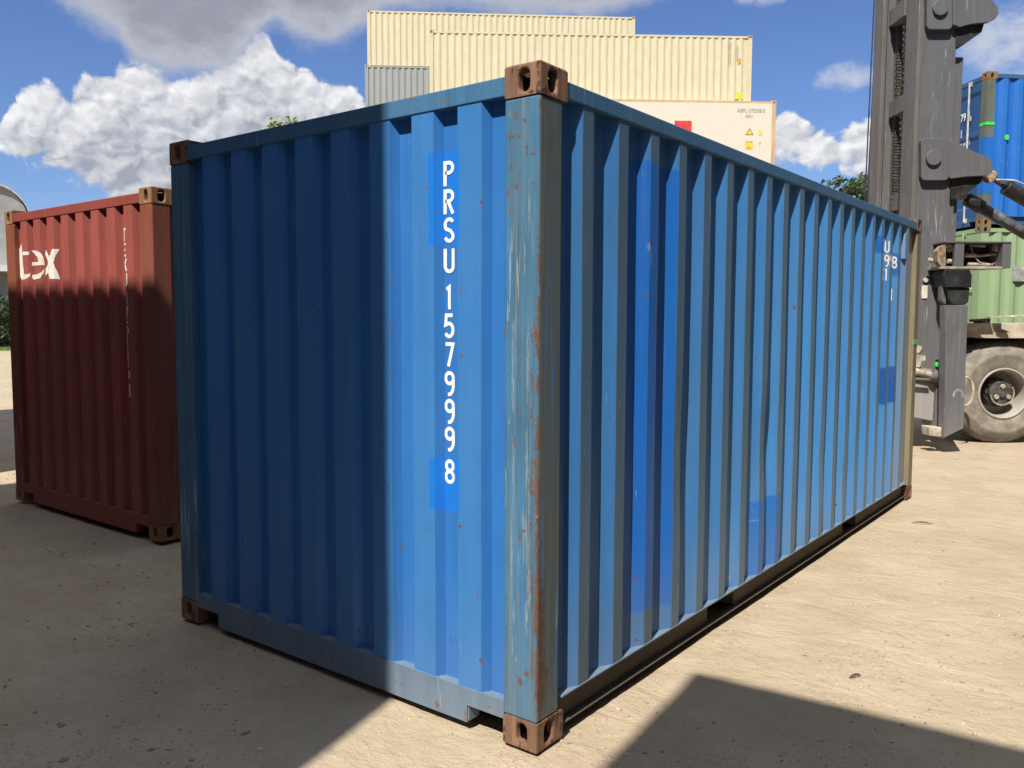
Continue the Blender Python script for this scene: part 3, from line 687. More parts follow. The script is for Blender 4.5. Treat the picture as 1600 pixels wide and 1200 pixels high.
# ------------------------------------------------------------------ stacks behind
def mset(tagn, base, faded, **kw):
    a = paint(tagn, base, faded, **kw)
    return dict(side=a, end=a, rail=a, post=a, fitting=a, roof=a, floor=K['floor'], door=a)
beige = mset('beige_paint', (.545, .475, .305), (.585, .515, .34), wear=.5, chips=.8, rust=.02, rough=.55, streak=.15, rustcol=(.34, .22, .11))
beige_fit = plain('beige_casting', (.40, .27, .12), .7, .4, scale=14, col2=(.66, .50, .26))
beige['fitting'] = beige_fit
greyc = mset('grey_paint', (.27, .28, .255), (.31, .32, .29), wear=.5, chips=.2, rough=.6, streak=.1)
greyc['fitting'] = beige_fit
reef = mset('cream_reefer_paint', (.60, .54, .42), (.62, .56, .44), wear=.3, chips=.1, rough=.4, streak=.05)
rr = paint('rusty_beige_rail', (.50, .33, .17), (.62, .47, .28), wear=.3, rust=.34, chips=.9, rough=.6, streak=.4, rustcol=(.32, .17, .08))
reef['rail'] = rr; reef['post'] = rr; reef['fitting'] = rr
G1 = 'containers stacked far behind the blue container'
def stackpos(x, y, yawdeg): return (x, y), R_(yawdeg-90)
(xy, ya) = stackpos(-27.27, 24.56, 41.1)
make_container('highest beige container, on top of the rear stack', (*xy, 12.95), ya, 12.19, 2.591, beige, G1)
xy2 = (-26.91, 24.07)
TG, _, _ = make_container('grey container directly under the highest beige container', (*xy2, 10.36), ya, 12.19, 2.591, greyc, G1)
(xb, yb_) = stackpos(-20.42, 21.30, 39.9)
TB2, _, PEb = make_container('wide beige container standing on the cream refrigerated container', (*xb, 9.832), yb_, 12.19, 2.591, beige, G1)
dirm = Vector((math.cos(R_(40)), math.sin(R_(40)), 0)); rr_ = Vector((-10.03, 28.99, 0)); lf = rr_-dirm*12.19
TF, _, _ = make_container('cream smooth-sided refrigerated container with yellow warning stickers below the beige containers', (lf.x, lf.y, 6.936), R_(-50), 12.19, 2.896, reef, G1, smooth_sides=True)
# stickers: local frame side at x=0, y along
yel = plain('yellow_sticker', (.75, .48, .04), .5, .08); ylw_dark = plain('yellow_sticker_edge', (.28, .20, .06), .5, .05)
redm = plain('red_logo_panel', (.55, .03, .03), .5, .1); inkm = plain('faded_ink', (.30, .28, .25), .6, .1)
def side_plate(T_, name, y0, y1, z0, z1, mat, x=.0, t=.004):
    bm = bmesh.new(); box(bm, x, x+t, y0, y1, z0, z1); return finish(name, bm, mat, T_)
Lf_ = 12.19
pxm = 43.0  # pixels per metre there
def ry(px): return Lf_-(1213-px)/42.3
def rz_(py): return 2.896-(py-157)/42.6
bm = bmesh.new(); prism(bm, [(ry(1165), rz_(211)), (ry(1178), rz_(211)), (ry(1171.5), rz_(200))], -.004, .0, 'x'); o = finish('warning_sticker', bm, ylw_dark, TF)
bm = bmesh.new(); prism(bm, [(ry(1167.3), rz_(209.8)), (ry(1175.7), rz_(209.8)), (ry(1171.5), rz_(202.6))], .0005, .003, 'x'); finish('sticker_face', bm, yel, o)
o = side_plate(TF, 'warning_sticker', ry(1165), ry(1177), rz_(233), rz_(221), yel)
side_plate(o, 'sticker_print', ry(1165.5), ry(1176.5), rz_(222.6), rz_(221.4), ylw_dark, .0045, .002); side_plate(o, 'sticker_print', ry(1168), ry(1174), rz_(231.8), rz_(230.4), ylw_dark, .0045, .002)
side_plate(TF, 'warning_sticker', ry(1186), ry(1191), rz_(211), rz_(203.5), yel)
side_plate(TF, 'logo_panel', ry(1052), ry(1079), rz_(206), rz_(190.5), redm)
for txt, px, py, sz in (('ABPU 570508 8', 1151, 176, .19), ('45R1', 1164, 184.5, .17), ('Y', 1186, 228, .2)):
    bm = font_bm(txt, sz, .85)
    for v in bm.verts: v.co = (.003, ry(px)+v.co.x, rz_(py)+v.co.z)
    finish('container_number', bm, inkm, TF, recalc=False)
side_plate(TB2, 'warning_sticker', Lf_-.62, Lf_-.32, 2.591-2.36, 2.591-2.14, yel, .0)
side_plate(TB2, 'warning_sticker', Lf_-.54, Lf_-.42, 2.591-1.05, 2.591-.86, plain('amber_sticker', (.6, .33, .04), .5), .0)
bm = font_bm('ABPU 412207 3', .17, .8)
for v in bm.verts: v.co = (.0, Lf_-.8-v.co.z, 2.591-.22-v.co.x)
finish('container_number', bm, inkm, TB2, recalc=False)
bm = font_bm('45G1 MGW', .13, .8)
for v in bm.verts: v.co = (.0, Lf_-.52-v.co.z, 2.591-.38-v.co.x)
finish('container_number', bm, inkm, TB2, recalc=False)
# supports of both stacks
rnames = ['first', 'second', 'third', 'fourth']
sup = mset('dull_maroon_paint', (.20, .06, .05), (.24, .09, .07), wear=.4, chips=.2, rough=.6)
for i in range(4):
    zz = 10.36-2.59-2.59*i
    c = copy_tree(TG); c.location = (xy2[0], xy2[1], zz)
    c['label'] = ['grey container second below the highest beige container, hidden behind the blue one', 'grey container in the middle of the rear stack under two other grey ones',
                  'grey container second from the ground in the rear stack', 'grey container standing on the ground at the foot of the rear stack'][i]
TS, _, _ = make_container('maroon container carrying the cream refrigerated container', (lf.x, lf.y, 4.624), R_(-50), 12.19, 2.312, sup, G1)
for i, zz in enumerate((2.312, 0.0)):
    c = copy_tree(TS); c.location = (lf.x, lf.y, zz)
    c['label'] = ['maroon container in the middle below the refrigerated container', 'maroon container on the ground below the refrigerated container'][i]

# ------------------------------------------------------------------ right stack: blue with doors on green
b2_side = paint('blue_paint_bright', (.012, .13, .46), (.03, .17, .46), wear=.4, chips=.3, scratch=.4, rough=.5, streak=.15)
b2_door = paint('blue_door_paint', (.02, .08, .22), (.03, .10, .26), wear=.3, chips=.2, scratch=.3, rough=.5)
b2_post = paint('blue_olive_post', (.11, .13, .10), (.14, .16, .12), wear=.4, rust=.3, chips=.5, rough=.6, streak=.4, rustcol=(.26, .11, .05))
M2 = dict(side=b2_side, end=b2_side, rail=paint('blue_rail_dark', (.04, .10, .20), wear=.2, chips=.4, rust=.05, rough=.6), post=b2_post, fitting=red_fit, roof=b2_side, floor=K['floor'], door=b2_door, rod=plain('pale_rod', (.42, .42, .40), .5, .2))
CB = at(1544, 111, 14.72); YB = R_(43-90)
T2, _, _ = make_container('bright blue container with pale lock rods on top of the green container at the right', (CB.x, CB.y, CB.z-2.591), YB, 6.058, 2.591, M2, door_end='near')
dr = [c for c in T2.children if c.name.startswith('door')]
# door lettering
for txt, xx, zz, sz in (('157379 4', -1.02, 1.90, .19), ('22G1', -.98, 1.62, .19)):
    bm = font_bm(txt, sz, .80, .004)
    for v in bm.verts: v.co = (xx+v.co.x, .005, zz+v.co.z)
    finish('door_lettering', bm, white, dr[0], recalc=False)
for j in range(6):
    bm = font_bm(('MAX GR 30 480 KG', '67 200 LB', 'TARE 2 180 KG', '4 810 LB', 'NET 28 300 KG', '62 390 LB')[j], .085, .8)
    for v in bm.verts: v.co = (-.99+v.co.x, .005, 1.46-j*.115+v.co.z)
    finish('door_lettering', bm, white, dr[0], recalc=False)
bm = font_bm('PRSU', .19, .8, .004)
for v in bm.verts: v.co = (-1.55+v.co.x, .005, 1.86+v.co.z)
finish('door_lettering', bm, white, dr[1], recalc=False)
bm = bmesh.new(); box(bm, .0005, .004, .0, .158, 1.70, 1.75); box(bm, -.16, .003, -.003, .0005, 1.70, 1.75); finish('green_tape', bm, gm, T2)
# paint line on the post: lower half repainted bright blue
bm = bmesh.new(); box(bm, -.170, -.0005, .0005, .155, .55, 1.50)
finish('repainted_post', bm, b2_side, T2)
bm = bmesh.new(); tube(bm, [(-.004, .39, 1.50), (.002, .39, 1.50)], .045, 16); finish('green_dot', bm, gm, T2)
gpaint = paint('pale_green_paint', (.27, .37, .19), (.31, .40, .23), wear=.4, chips=.15, scratch=.4, rough=.6, streak=.1)
M3 = dict(side=gpaint, end=gpaint, rail=gpaint, post=gpaint, fitting=paint('green_casting', (.16, .14, .09), rust=.4, rough=.8, rustcol=(.22, .10, .05)), roof=gpaint, floor=K['floor'], door=gpaint, rod=gpaint)
T3, _, _ = make_container('pale green container under the bright blue container at the right', (CB.x, CB.y, CB.z-2.591-2.896), YB, 6.058, 2.896, M3, door_end='near')
# plate on the green side
bm = bmesh.new(); box(bm, .0, .02, .62, .86, 1.95, 2.2); finish('data_plate', bm, plain('steel_plate', (.35, .34, .31), .5), T3)
conc = plain('concrete', (.36, .34, .30), .9, .15, bump=.3)
zb3 = CB.z-2.591-2.896
if zb3 > .05:
    for i in range(4):
        y_ = (.25, 5.8, .25, 5.8)[i]; x_ = (-.25, -.25, -2.2, -2.2)[i]
        loc = Vector((CB.x, CB.y, 0)) + Matrix.Rotation(YB, 3, 'Z') @ Vector((x_, y_, 0))
        bm = bmesh.new(); box(bm, -.3, .3, -.3, .3, -.05, zb3); o = finish('concrete_block', bm, conc, None, bevel=.02); o.location = loc; o.rotation_euler = (0, 0, YB)
        tag(o, ['concrete block under the near left corner of the green container', 'concrete block under the near right corner of the green container', 'concrete block under the rear left corner of the green container', 'concrete block under the rear right corner of the green container'][i], 'block', 'concrete blocks carrying the green container')

# ------------------------------------------------------------------ forklift (container handler); local x right, y away, origin on the ground
FO = at(1480, 600, 11.35); FO.z = 0
F = empty('container_forklift', FO, YAW-R_(90))
tag(F, 'heavy grey container forklift with a tall mast and big tyre parked behind the blue container', 'forklift')
def lp(px, py, V):
    d = at(px, py, V)-Vector((FO.x, FO.y, 0)); ux = Vector((math.sin(YAW), -math.cos(YAW), 0))
    return Vector((d.dot(ux), d.dot(HF), d.z))
greym = paint('forklift_grey', (.120, .120, .122), (.15, .15, .148), wear=.3, rust=-.12, chips=.2, scratch=.9, rough=.42, dust=.22, streak=.25, dustcol=(.30, .26, .20), rustcol=(.20, .10, .05))
brownm = paint('mast_greasy_brown', (.135, .125, .113), (.17, .158, .142), wear=.3, rust=.05, chips=.2, scratch=.7, rough=.5, dust=.25, streak=.4, dustcol=(.24, .18, .12), rustcol=(.20, .09, .05))
darkm = plain('greasy_black_steel', (.02, .019, .018), .5, .4, scale=9)
chainm = plain('chain_steel', (.09, .07, .055), .5, .4, scale=30, metal=.3)
dustm = plain('dusty_steel', (.36, .31, .24), .75, .3, scale=8, bump=.2)
rubm = plain('hose_rubber', (.03, .03, .03), .5, .3)
def fbox(bm, px0, px1, pyr, V0, V1, z0, z1):
    a = lp(px0, pyr, V0).x; b_ = lp(px1, pyr, V0).x
    box(bm, a, b_, V0-V_O, V1-V_O, z0, z1)
V_O = (Vector((FO.x, FO.y, 0))-Vector((CAM.x, CAM.y, 0))).dot(HF)
ZT = 8.6
# far upright
bm = bmesh.new(); fbox(bm, 1375, 1380, 165, 12.02, 12.30, .35, ZT); fbox(bm, 1380.2, 1397, 165, 12.06, 12.26, .35, ZT); fbox(bm, 1397.2, 1401, 165, 12.00, 12.32, .35, ZT)
finish('mast_upright', bm, brownm, F, bevel=.006)
bm = bmesh.new(); fbox(bm, 1383, 1388, 165, 12.02, 12.058, .35, ZT); finish('mast_strip', bm, greym, F)
# near upright and its flanges
bm = bmesh.new(); fbox(bm, 1430, 1437, 165, 11.20, 11.55, .4, ZT); finish('mast_flange', bm, brownm, F, bevel=.006)
bm = bmesh.new(); fbox(bm, 1437.3, 1490, 165, 11.26, 11.34, .85, ZT); finish('mast_side_plate', bm, greym, F, bevel=.004)
bm = bmesh.new(); fbox(bm, 1490.3, 1497, 165, 11.30, 11.6, .85, 4.0+.4); fbox(bm, 1490.3, 1502, 165, 11.36, 11.6, 1.7, 5.1); finish('mast_flange', bm, greym, F, bevel=.004)
# cross members
for py in (20, 165, 315, -150):
    zc = lp(1425, py, 11.8).z; a = lp(1425, py, 11.55).x
    bm = bmesh.new(); box(bm, a-.10, a+.03, 11.56-V_O, 12.02-V_O, zc-.12, zc+.10); finish('mast_crossbar', bm, brownm, F, bevel=.006)
# lift chains of many link plates
for (px, V, z0, z1) in ((1402.5, 11.95, 1.2, ZT-.2), (1413.5, 11.70, 1.2, ZT-.3)):
    bm = bmesh.new(); xc = lp(px, 165, V).x; z = z0; i = 0
    while z < z1:
        w_ = .030 if i % 2 else .038
        box(bm, xc-w_, xc+w_, V-V_O-.02, V-V_O+.02, z, z+.030); box(bm, xc-.014, xc+.014, V-V_O-.012, V-V_O+.012, z+.0302, z+.0408); z += .041; i += 1
    finish('lift_chain', bm, chainm, F)
bm = bmesh.new(); fbox(bm, 1401.3, 1420, 165, 12.22, 12.26, .5, ZT); finish('mast_back_plate', bm, brownm, F)
bm = bmesh.new(); fbox(bm, 1420, 1432, 165, 12.30, 12.42, .9, lp(1425, 148, 12.3).z); fbox(bm, 1420, 1432, 165, 12.30, 12.42, lp(1425, 92, 12.3).z, ZT)
finish('lift_cylinder', bm, darkm, F)
# hoses hanging in front
for (pa, pb, r) in ((1366, 1352, .010), (1371.5, 1356, .013), (1376, 1360, .010)):
    A = lp(pa, 0, 12.5); B = lp(pb, 300, 12.5); d = (A-B)/(A.z-B.z)
    bm = bmesh.new(); tube(bm, [B-d*(B.z-1.2), A+d*(ZT-A.z)], r, 6); finish('mast_cable', bm, plain('cable_dark', (.03, .025, .05), .5), F)
bm = bmesh.new(); fbox(bm, 1368, 1500, 165, 11.2, 12.4, ZT+.001, ZT+.35); finish('mast_head', bm, greym, F, bevel=.02)
# tilt brackets
def fpoly(name, pts, V, th, mat, bevel=.004, parent=None):
    bm = bmesh.new(); P = [lp(a, b_, V) for a, b_ in pts]
    prism(bm, [(q.x, q.z) for q in P], V-V_O, V-V_O+th, 'y'); return finish(name, bm, mat, parent or F, bevel=bevel)
def rnd_rect(x0, y0, x1, y1, r):
    P = []
    for cx, cy, a in ((x1-r, y0+r, -90), (x1-r, y1-r, 0), (x0+r, y1-r, 90), (x0+r, y0+r, 180)):
        P += [(cx+r*math.cos(R_(a+i*30)), cy+r*math.sin(R_(a+i*30))) for i in range(4)]
    return P
brk = fpoly('tilt_bracket', rnd_rect(1448.5, -34, 1488, 45.5, 6), 11.18, .078, greym)
fpoly('bracket_arm', [(1489, -30), (1515, -18), (1540, -4), (1553, 2), (1560, 12), (1561, 20), (1556, 29), (1545, 34.5), (1518, 37), (1500, 42), (1489, 38)], 11.17, .06, greym, parent=brk)
fpoly('bracket_arm', [(1489, -30), (1515, -18), (1540, -4), (1553, 2), (1560, 12), (1561, 20), (1556, 29), (1545, 34.5), (1518, 37), (1500, 42), (1489, 38)], 11.62, .06, greym, parent=brk)
fpoly('bracket_web', [(1494, 30), (1540, 30), (1534, 50), (1500, 74), (1494, 74)], 11.24, .37, darkm, parent=brk)
brk2 = fpoly('tilt_bracket', rnd_rect(1439.5, 216, 1482, 281.5, 6), 11.18, .078, greym)
fpoly('bracket_arm', [(1482.5, 219), (1492, 221), (1505, 229), (1546, 247), (1551, 254), (1551, 268), (1545, 274), (1508, 276), (1486, 279), (1482.5, 276)], 11.17, .06, greym, parent=brk2)
fpoly('bracket_arm', [(1486, 219), (1492, 221), (1505, 229), (1546, 247), (1551, 254), (1551, 268), (1545, 274), (1508, 276), (1486, 279)], 11.62, .06, greym, parent=brk2)
fpoly('bracket_web', [(1486, 260), (1540, 260), (1534, 284), (1500, 310), (1486, 312)], 11.24, .37, darkm, parent=brk2)
for px, py, pr in ((1468, 13, brk), (1457.5, 247, brk2)):
    q = lp(px, py, 11.18); bm = bmesh.new(); bmesh.ops.create_cone(bm, cap_ends=True, segments=28, radius1=.098, radius2=.098, depth=.05, matrix=Matrix.Translation((q.x, q.y-.012, q.z)) @ Matrix.Rotation(R_(90), 4, 'X'))
    finish('bracket_pin', bm, greym, pr, bevel=.006)
# tilt cylinders
def cyl(name, pts, r, mat, n=18, parent=None):
    bm = bmesh.new(); tube(bm, pts, r, n); o = finish(name, bm, mat, parent or F, smooth=False)
    md = o.modifiers.new('b', 'BEVEL'); md.width = .004; md.limit_method = 'ANGLE'; md.angle_limit = R_(50)
    for p_ in o.data.polygons: p_.use_smooth = len(p_.vertices) == 4
    return o
A = lp(1571, 292, 11.42); B = lp(1660, 344, 11.42); E_ = lp(1548, 276, 11.42)
c1_ = cyl('tilt_cylinder', [A, A+(B-A)*.03, B+(B-A)*.9], .098, darkm)
cyl('cylinder_rod', [E_, A+(A-E_)*.2], .035, chainm, parent=c1_)
cyl('cylinder_eye', [lp(1545, 276, 11.34), lp(1548.5, 276, 11.60)], .085, plain('brassy_lug', (.30, .22, .12), .6, .35, scale=20), parent=c1_)
cyl('cylinder_pipe', [lp(1556, 281, 11.34), lp(1568, 281, 11.34), lp(1586, 282, 11.34), lp(1606, 291, 11.34)], .012, plain('bright_pipe', (.45, .43, .40), .4), 8, parent=c1_)
A = lp(1511, 311, 11.9); B = lp(1600, 364, 11.9); E_ = lp(1500, 304, 11.9)
c2_ = cyl('tilt_cylinder', [A, A+(B-A)*.25], .095, darkm)
cyl('cylinder_barrel', [A+(B-A)*.252, B+(B-A)*1.6], .078, plain('worn_cylinder', (.07, .07, .07), .45, .5, scale=7), parent=c2_)
cyl('cylinder_rod', [E_, A+(A-E_)*.1], .032, chainm, parent=c2_)
cyl('cylinder_eye', [lp(1501, 304, 11.8), lp(1504, 304, 12.05)], .075, dustm, parent=c2_)
# lower mast plate wears label and bolt
q = lp(1444.5, 456, 11.25); bm = bmesh.new(); box(bm, q.x-.038, q.x+.038, q.y-.004, q.y+.0, q.z-.085, q.z+.085); finish('data_label', bm, plain('cream_label', (.62, .57, .44), .6, .1), F)
q = lp(1445.5, 438, 11.25); cyl('bolt_boss', [(q.x, q.y-.03, q.z), (q.x, q.y+.005, q.z)], .032, dustm, 12)
# hydraulic box frame with hoses
vb = 10.93; hb = bpy.data.objects.new('x', None); bpy.data.objects.remove(hb)
fr = fpoly('hydraulic_box', [(1567, 379.5), (1581, 379.5), (1579, 419), (1566, 419)], vb, .34, greym)
fpoly('box_plate', [(1478, 376.5), (1581, 377.5), (1581, 379.3), (1478, 379)], vb-.01, .40, greym, .002, fr)
fpoly('box_plate', [(1470, 416), (1566, 416.4), (1566, 419.6), (1470, 420)], vb-.02, .40, dustm, .002, fr)
fpoly('box_plate', [(1492.5, 379.4), (1507, 379.4), (1505.5, 415.8), (1491, 415.8)], vb, .05, greym, .003, fr)
fpoly('box_back', [(1478, 379.2), (1580, 379.4), (1578, 416), (1477, 416)], vb+.36, .02, darkm, 0, fr)
fpoly('box_cheek', [(1464, 392), (1471, 384), (1478, 382), (1478, 416), (1470, 415.8), (1465, 409)], vb, .10, plain('rusted_cheek', (.22, .15, .10), .8, .4, scale=16), .004, fr)
rh = random.Random(5)
for pts, r in (([(1508, 398), (1530, 400), (1555, 397), (1558, 388)], .018), ([(1516, 382), (1520, 396), (1530, 410), (1552, 414)], .011), ([(1566, 395), (1560, 407), (1548, 414)], .011), ([(1508, 399), (1525, 399)], .026), ([(1480, 408), (1490, 408)], .03),
               ([(1478, 384), (1490, 383)], .035), ([(1482, 392), (1486, 388), (1490, 388)], .03), ([(1450, 406), (1464, 408)], .03), ([(1515, 383), (1540, 384)], .02), ([(1512, 413), (1545, 414)], .024)):
    P = [lp(a, b_, vb+.12+.06*rh.random()) for a, b_ in pts]; cyl('hydraulic_hose', P, r, dustm, 8, fr)
bm = bmesh.new(); q = lp(1562, 386, vb+.1); box(bm, q.x-.05, q.x+.03, q.y, q.y+.1, q.z-.05, q.z+.05); finish('junction_box', bm, dustm, fr, bevel=.01)
# black rubber boot and the side slab
bt = fpoly('rubber_boot', [(1477, 420.5), (1515, 420.5), (1519, 430), (1518, 449), (1479, 449), (1474, 430)], vb-.03, .36, plain('black_rubber', (.012, .012, .013), .55, .3), .01)
fpoly('boot_lower', [(1479.5, 449.5), (1515.5, 449.5), (1513.5, 472), (1508, 476.5), (1489, 476), (1483, 468)], vb, .30, plain('black_rubber_worn', (.014, .014, .014), .6, .3), .01, bt)
sl = fpoly('side_slab', [(1478, 477), (1512.5, 477), (1505.5, 669), (1475.5, 684)], 10.62, .155, paint('slab_grey', (.12, .12, .125), (.15, .15, .15), wear=.3, rust=-.05, chips=.3, scratch=1.2, rough=.38, dust=.3, streak=.3, dustcol=(.30, .26, .20)), .004)
fpoly('slab_foot', [(1451, 667), (1472, 668), (1472, 683), (1452, 681)], 10.7, .2, dustm, .01, sl)
bm = bmesh.new(); q = lp(1497, 617, 10.618)
for i in range(22):
    a = i/22*2*math.pi
    if 200 < math.degrees(a) < 330: continue
    for rr2, s2 in ((.062, .007), (.046, .005)):
        xx, zz = q.x+rr2*math.cos(a), q.z+rr2*1.1*math.sin(a); box(bm, xx-s2, xx+s2, q.y-.003, q.y, zz-s2*.7, zz+s2*.7)
finish('worn_stencil', bm, plain('faded_white', (.5, .5, .5), .7, .2), sl)
fpoly('mast_side_lower', [(1473, 421), (1477, 421), (1478, 476), (1471, 470)], 11.0, .1, greym, .003)
# carriage low at the left
ca = fpoly('carriage', [(1395, 593), (1462, 599), (1461, 659), (1395, 646)], 11.0, .7, paint('carriage_grey', (.30, .29, .28), (.34, .32, .29), wear=.3, rust=-.05, chips=.3, scratch=.6, rough=.5, dust=.4, dustcol=(.34, .29, .22)), .01)
fpoly('carriage_end', [(1463, 599), (1469, 597), (1467, 667), (1459, 666), (1460, 660)], 10.95, .35, brownm, .006, ca)
cyl('carriage_pipe', [lp(1400, 575, 10.95), lp(1455, 586, 10.95)], .05, dustm, parent=ca)
cyl('carriage_pipe', [lp(1455, 584, 10.93), lp(1466, 590, 10.93)], .075, brownm, parent=ca)
cyl('carriage_pipe', [lp(1400, 590, 10.9), lp(1452, 594, 10.9)], .022, brownm, 8, ca)
cyl('carriage_roller', [lp(1433, 546, 10.95), lp(1436, 546, 11.1)], .05, dustm, parent=ca)
fpoly('carriage_lug', [(1420, 553), (1446, 556), (1447, 563), (1440, 565), (1438, 574), (1432, 574), (1432, 563), (1420, 562)], 10.95, .25, dustm, .004, ca)
fpoly('green_marker', [(1461.5, 567), (1466.5, 566), (1467, 572.5), (1462, 573)], 10.88, .04, gm, .002, ca)
fpoly('carriage_plate', [(1395, 569), (1463, 578), (1463, 582), (1395, 572)], 11.0, .5, dustm, .004, ca)
# wheels
tyre = newmat('tyre_rubber'); k = tyre[1]; co = objco(k)
tn = k.noise(co, 6, 5, .6)
k.put(tyre[2].inputs['Base Color'], k.mix(k.step(tn, .35, .75), (.16, .145, .12), (.31, .275, .215))); tyre[2].inputs['Roughness'].default_value = .9
def wheel(px, py, V, dual=True):
    c = lp(px, py, V); cx, cz = c.x, c.z; r = cz+.012; y0 = c.y
    bm = bmesh.new(); wv = .50
    prof = [(.36, .05), (.345, .015), (.37, .0), (.44, -.012), (.52, -.012), (.535, -.018), (.55, -.010), (r-.06, .02), (r-.018, .055), (r, .10), (r, wv-.1), (r-.03, wv-.03), (.5, wv), (.36, wv-.05)]
    lathe(bm, prof, cx, y0, cz, 64)
    ty = finish('tyre', bm, tyre[0], F, smooth=True)
    md = ty.modifiers.new('e', 'EDGE_SPLIT'); md.split_angle = R_(50)
    # tread lugs
    bm = bmesh.new()
    for i in range(44):
        a = 2*math.pi*i/44
        for sgn, off in ((-1, .0), (1, .5)):
            aa = a+off*2*math.pi/44; tx = Vector((-math.sin(aa), 0, math.cos(aa))); nx = Vector((math.cos(aa), 0, math.sin(aa)))
            yb, ye = (y0+.10, y0+wv/2-.02) if sgn < 0 else (y0+wv/2+.02, y0+wv-.045)
            cc = Vector((cx, 0, cz)); vs = []
            for rr2 in (r-.02, r+.012):
                for yy, sh in ((yb, 0), (ye, .03*sgn)):
                    for t_ in (-.028, .028):
                        q = cc+nx*rr2+tx*(t_+sh); vs.append(bm.verts.new((q.x, yy, q.z)))
            for f in ((0, 1, 3, 2), (4, 6, 7, 5), (0, 4, 5, 1), (2, 3, 7, 6), (0, 2, 6, 4), (1, 5, 7, 3)): bm.faces.new([vs[i_] for i_ in f])
    finish('tread', bm, tyre[0], ty)
    bm = bmesh.new(); lathe(bm, [(.352, .05), (.352, -.004), (.335, -.012), (.322, .0), (.318, .03), (.305, .06), (.30, .30), (.0001, .30)], cx, y0, cz, 48)
    rim = finish('rim', bm, paint('rim_paint', (.36, .33, .28), (.40, .37, .32), wear=.3, rust=.1, chips=.3, rough=.6, dust=.3), F, smooth=True)
    md = rim.modifiers.new('e', 'EDGE_SPLIT'); md.split_angle = R_(40)
    bm = bmesh.new(); lathe(bm, [(.20, .298), (.20, .16), (.19, .13), (.165, .12), (.165, .06), (.155, .045), (.06, .04), (.06, .02), (.0001, .018)], cx, y0, cz, 40)
    hub = finish('hub', bm, plain('greasy_hub', (.05, .046, .042), .6, .4, scale=14), rim, smooth=True)
    md = hub.modifiers.new('e', 'EDGE_SPLIT'); md.split_angle = R_(30)
    for i in range(10):
        a = 2*math.pi*i/10
        cyl('lug_nut', [(cx+.182*math.cos(a), y0+.09, cz+.182*math.sin(a)), (cx+.182*math.cos(a), y0+.14, cz+.182*math.sin(a))], .016, darkm, 6, hub)
    for i in range(3):
        a = R_(90+120*i)
        cyl('hub_bolt', [(cx+.095*math.cos(a), y0+.012, cz+.095*math.sin(a)), (cx+.095*math.cos(a), y0+.05, cz+.095*math.sin(a))], .032, dustm, 14, hub)
    for i in range(40):
        if i < 26:
            a = R_(30-i*8.0)
            xx, zz = cx+.160*math.cos(a), cz+.160*math.sin(a)
            bm = bmesh.new() if i == 0 else bm
            box(bm, xx-.008, xx+.008, y0+.032, y0+.048, zz-.008, zz+.008)
    finish('hub_teeth', bm, dustm, hub)
wheel(1568.5, 615, 11.55)
# rear wheel and body beyond the picture's edge
wheel(1568.5+1324*3.2/11.55, 615, 11.62)
W0 = lp(1568.5, 615, 11.55)
dk = fpoly('deck', [(1505, 505), (1532, 505), (1640, 505), (2100, 506), (2100, 530), (1540, 528.5), (1534, 527), (1528, 516), (1520, 514), (1505, 513)], 11.5, 2.2, plain('dusty_deck', (.44, .38, .28), .8, .15, scale=5), .006)
fpoly('deck_bracket', [(1526, 499), (1548, 497.5), (1547, 512), (1541, 519), (1526, 516), (1525, 508), (1534, 507), (1533, 502), (1527, 503)], 11.6, .2, brownm, .004, dk)
fpoly('deck_rail', [(1548, 494.5), (1700, 486), (1700, 489.5), (1548, 497.5)], 12.2, .12, dustm, .004, dk)
fpoly('deck_hook', [(1558, 516), (1566, 514), (1572, 516), (1578, 519), (1570, 520), (1564, 518)], 11.44, .05, darkm, .003, dk)
bm = bmesh.new(); box(bm, W0.x-.55, W0.x+4.1, 12.15-V_O, 13.3-V_O, .62, 1.405); finish('chassis', bm, darkm, F, bevel=.02)
bm = bmesh.new(); box(bm, W0.x-.42, W0.x-.15, 11.9-V_O, 13.0-V_O, .55, 1.1); finish('axle_housing', bm, dustm, F, bevel=.03)
tb = bmesh.new(); box(tb, W0.x-.75, W0.x-.48, 11.75-V_O, 12.3-V_O, .45, 1.05); finish('drive_guard', tb, dustm, F, bevel=.03)
q = lp(1508, 612, 11.2); cyl('guard_ring', [(q.x+.11*math.cos(R_(t)), q.y, q.z+.19*math.sin(R_(t))) for t in range(-100, 101, 20)], .018, dustm, 8)
bm = bmesh.new(); box(bm, W0.x+2.4, W0.x+4.6, 11.6-V_O, 13.6-V_O, 1.64, 2.5); finish('counterweight', bm, greym, F, bevel=.05)
bm = bmesh.new(); x0 = W0.x+1.7
for xx in (x0, x0+1.25):
    for yy in (11.9, 13.1): box(bm, xx, xx+.07, yy-V_O, yy+.07-V_O, 1.64, 3.2)
box(bm, x0-.03, x0+1.36, 11.87-V_O, 13.2-V_O, 3.2001, 3.28); box(bm, x0, x0+1.32, 11.9-V_O, 13.17-V_O, 1.6405, 2.1); finish('cab', bm, greym, F, bevel=.01)

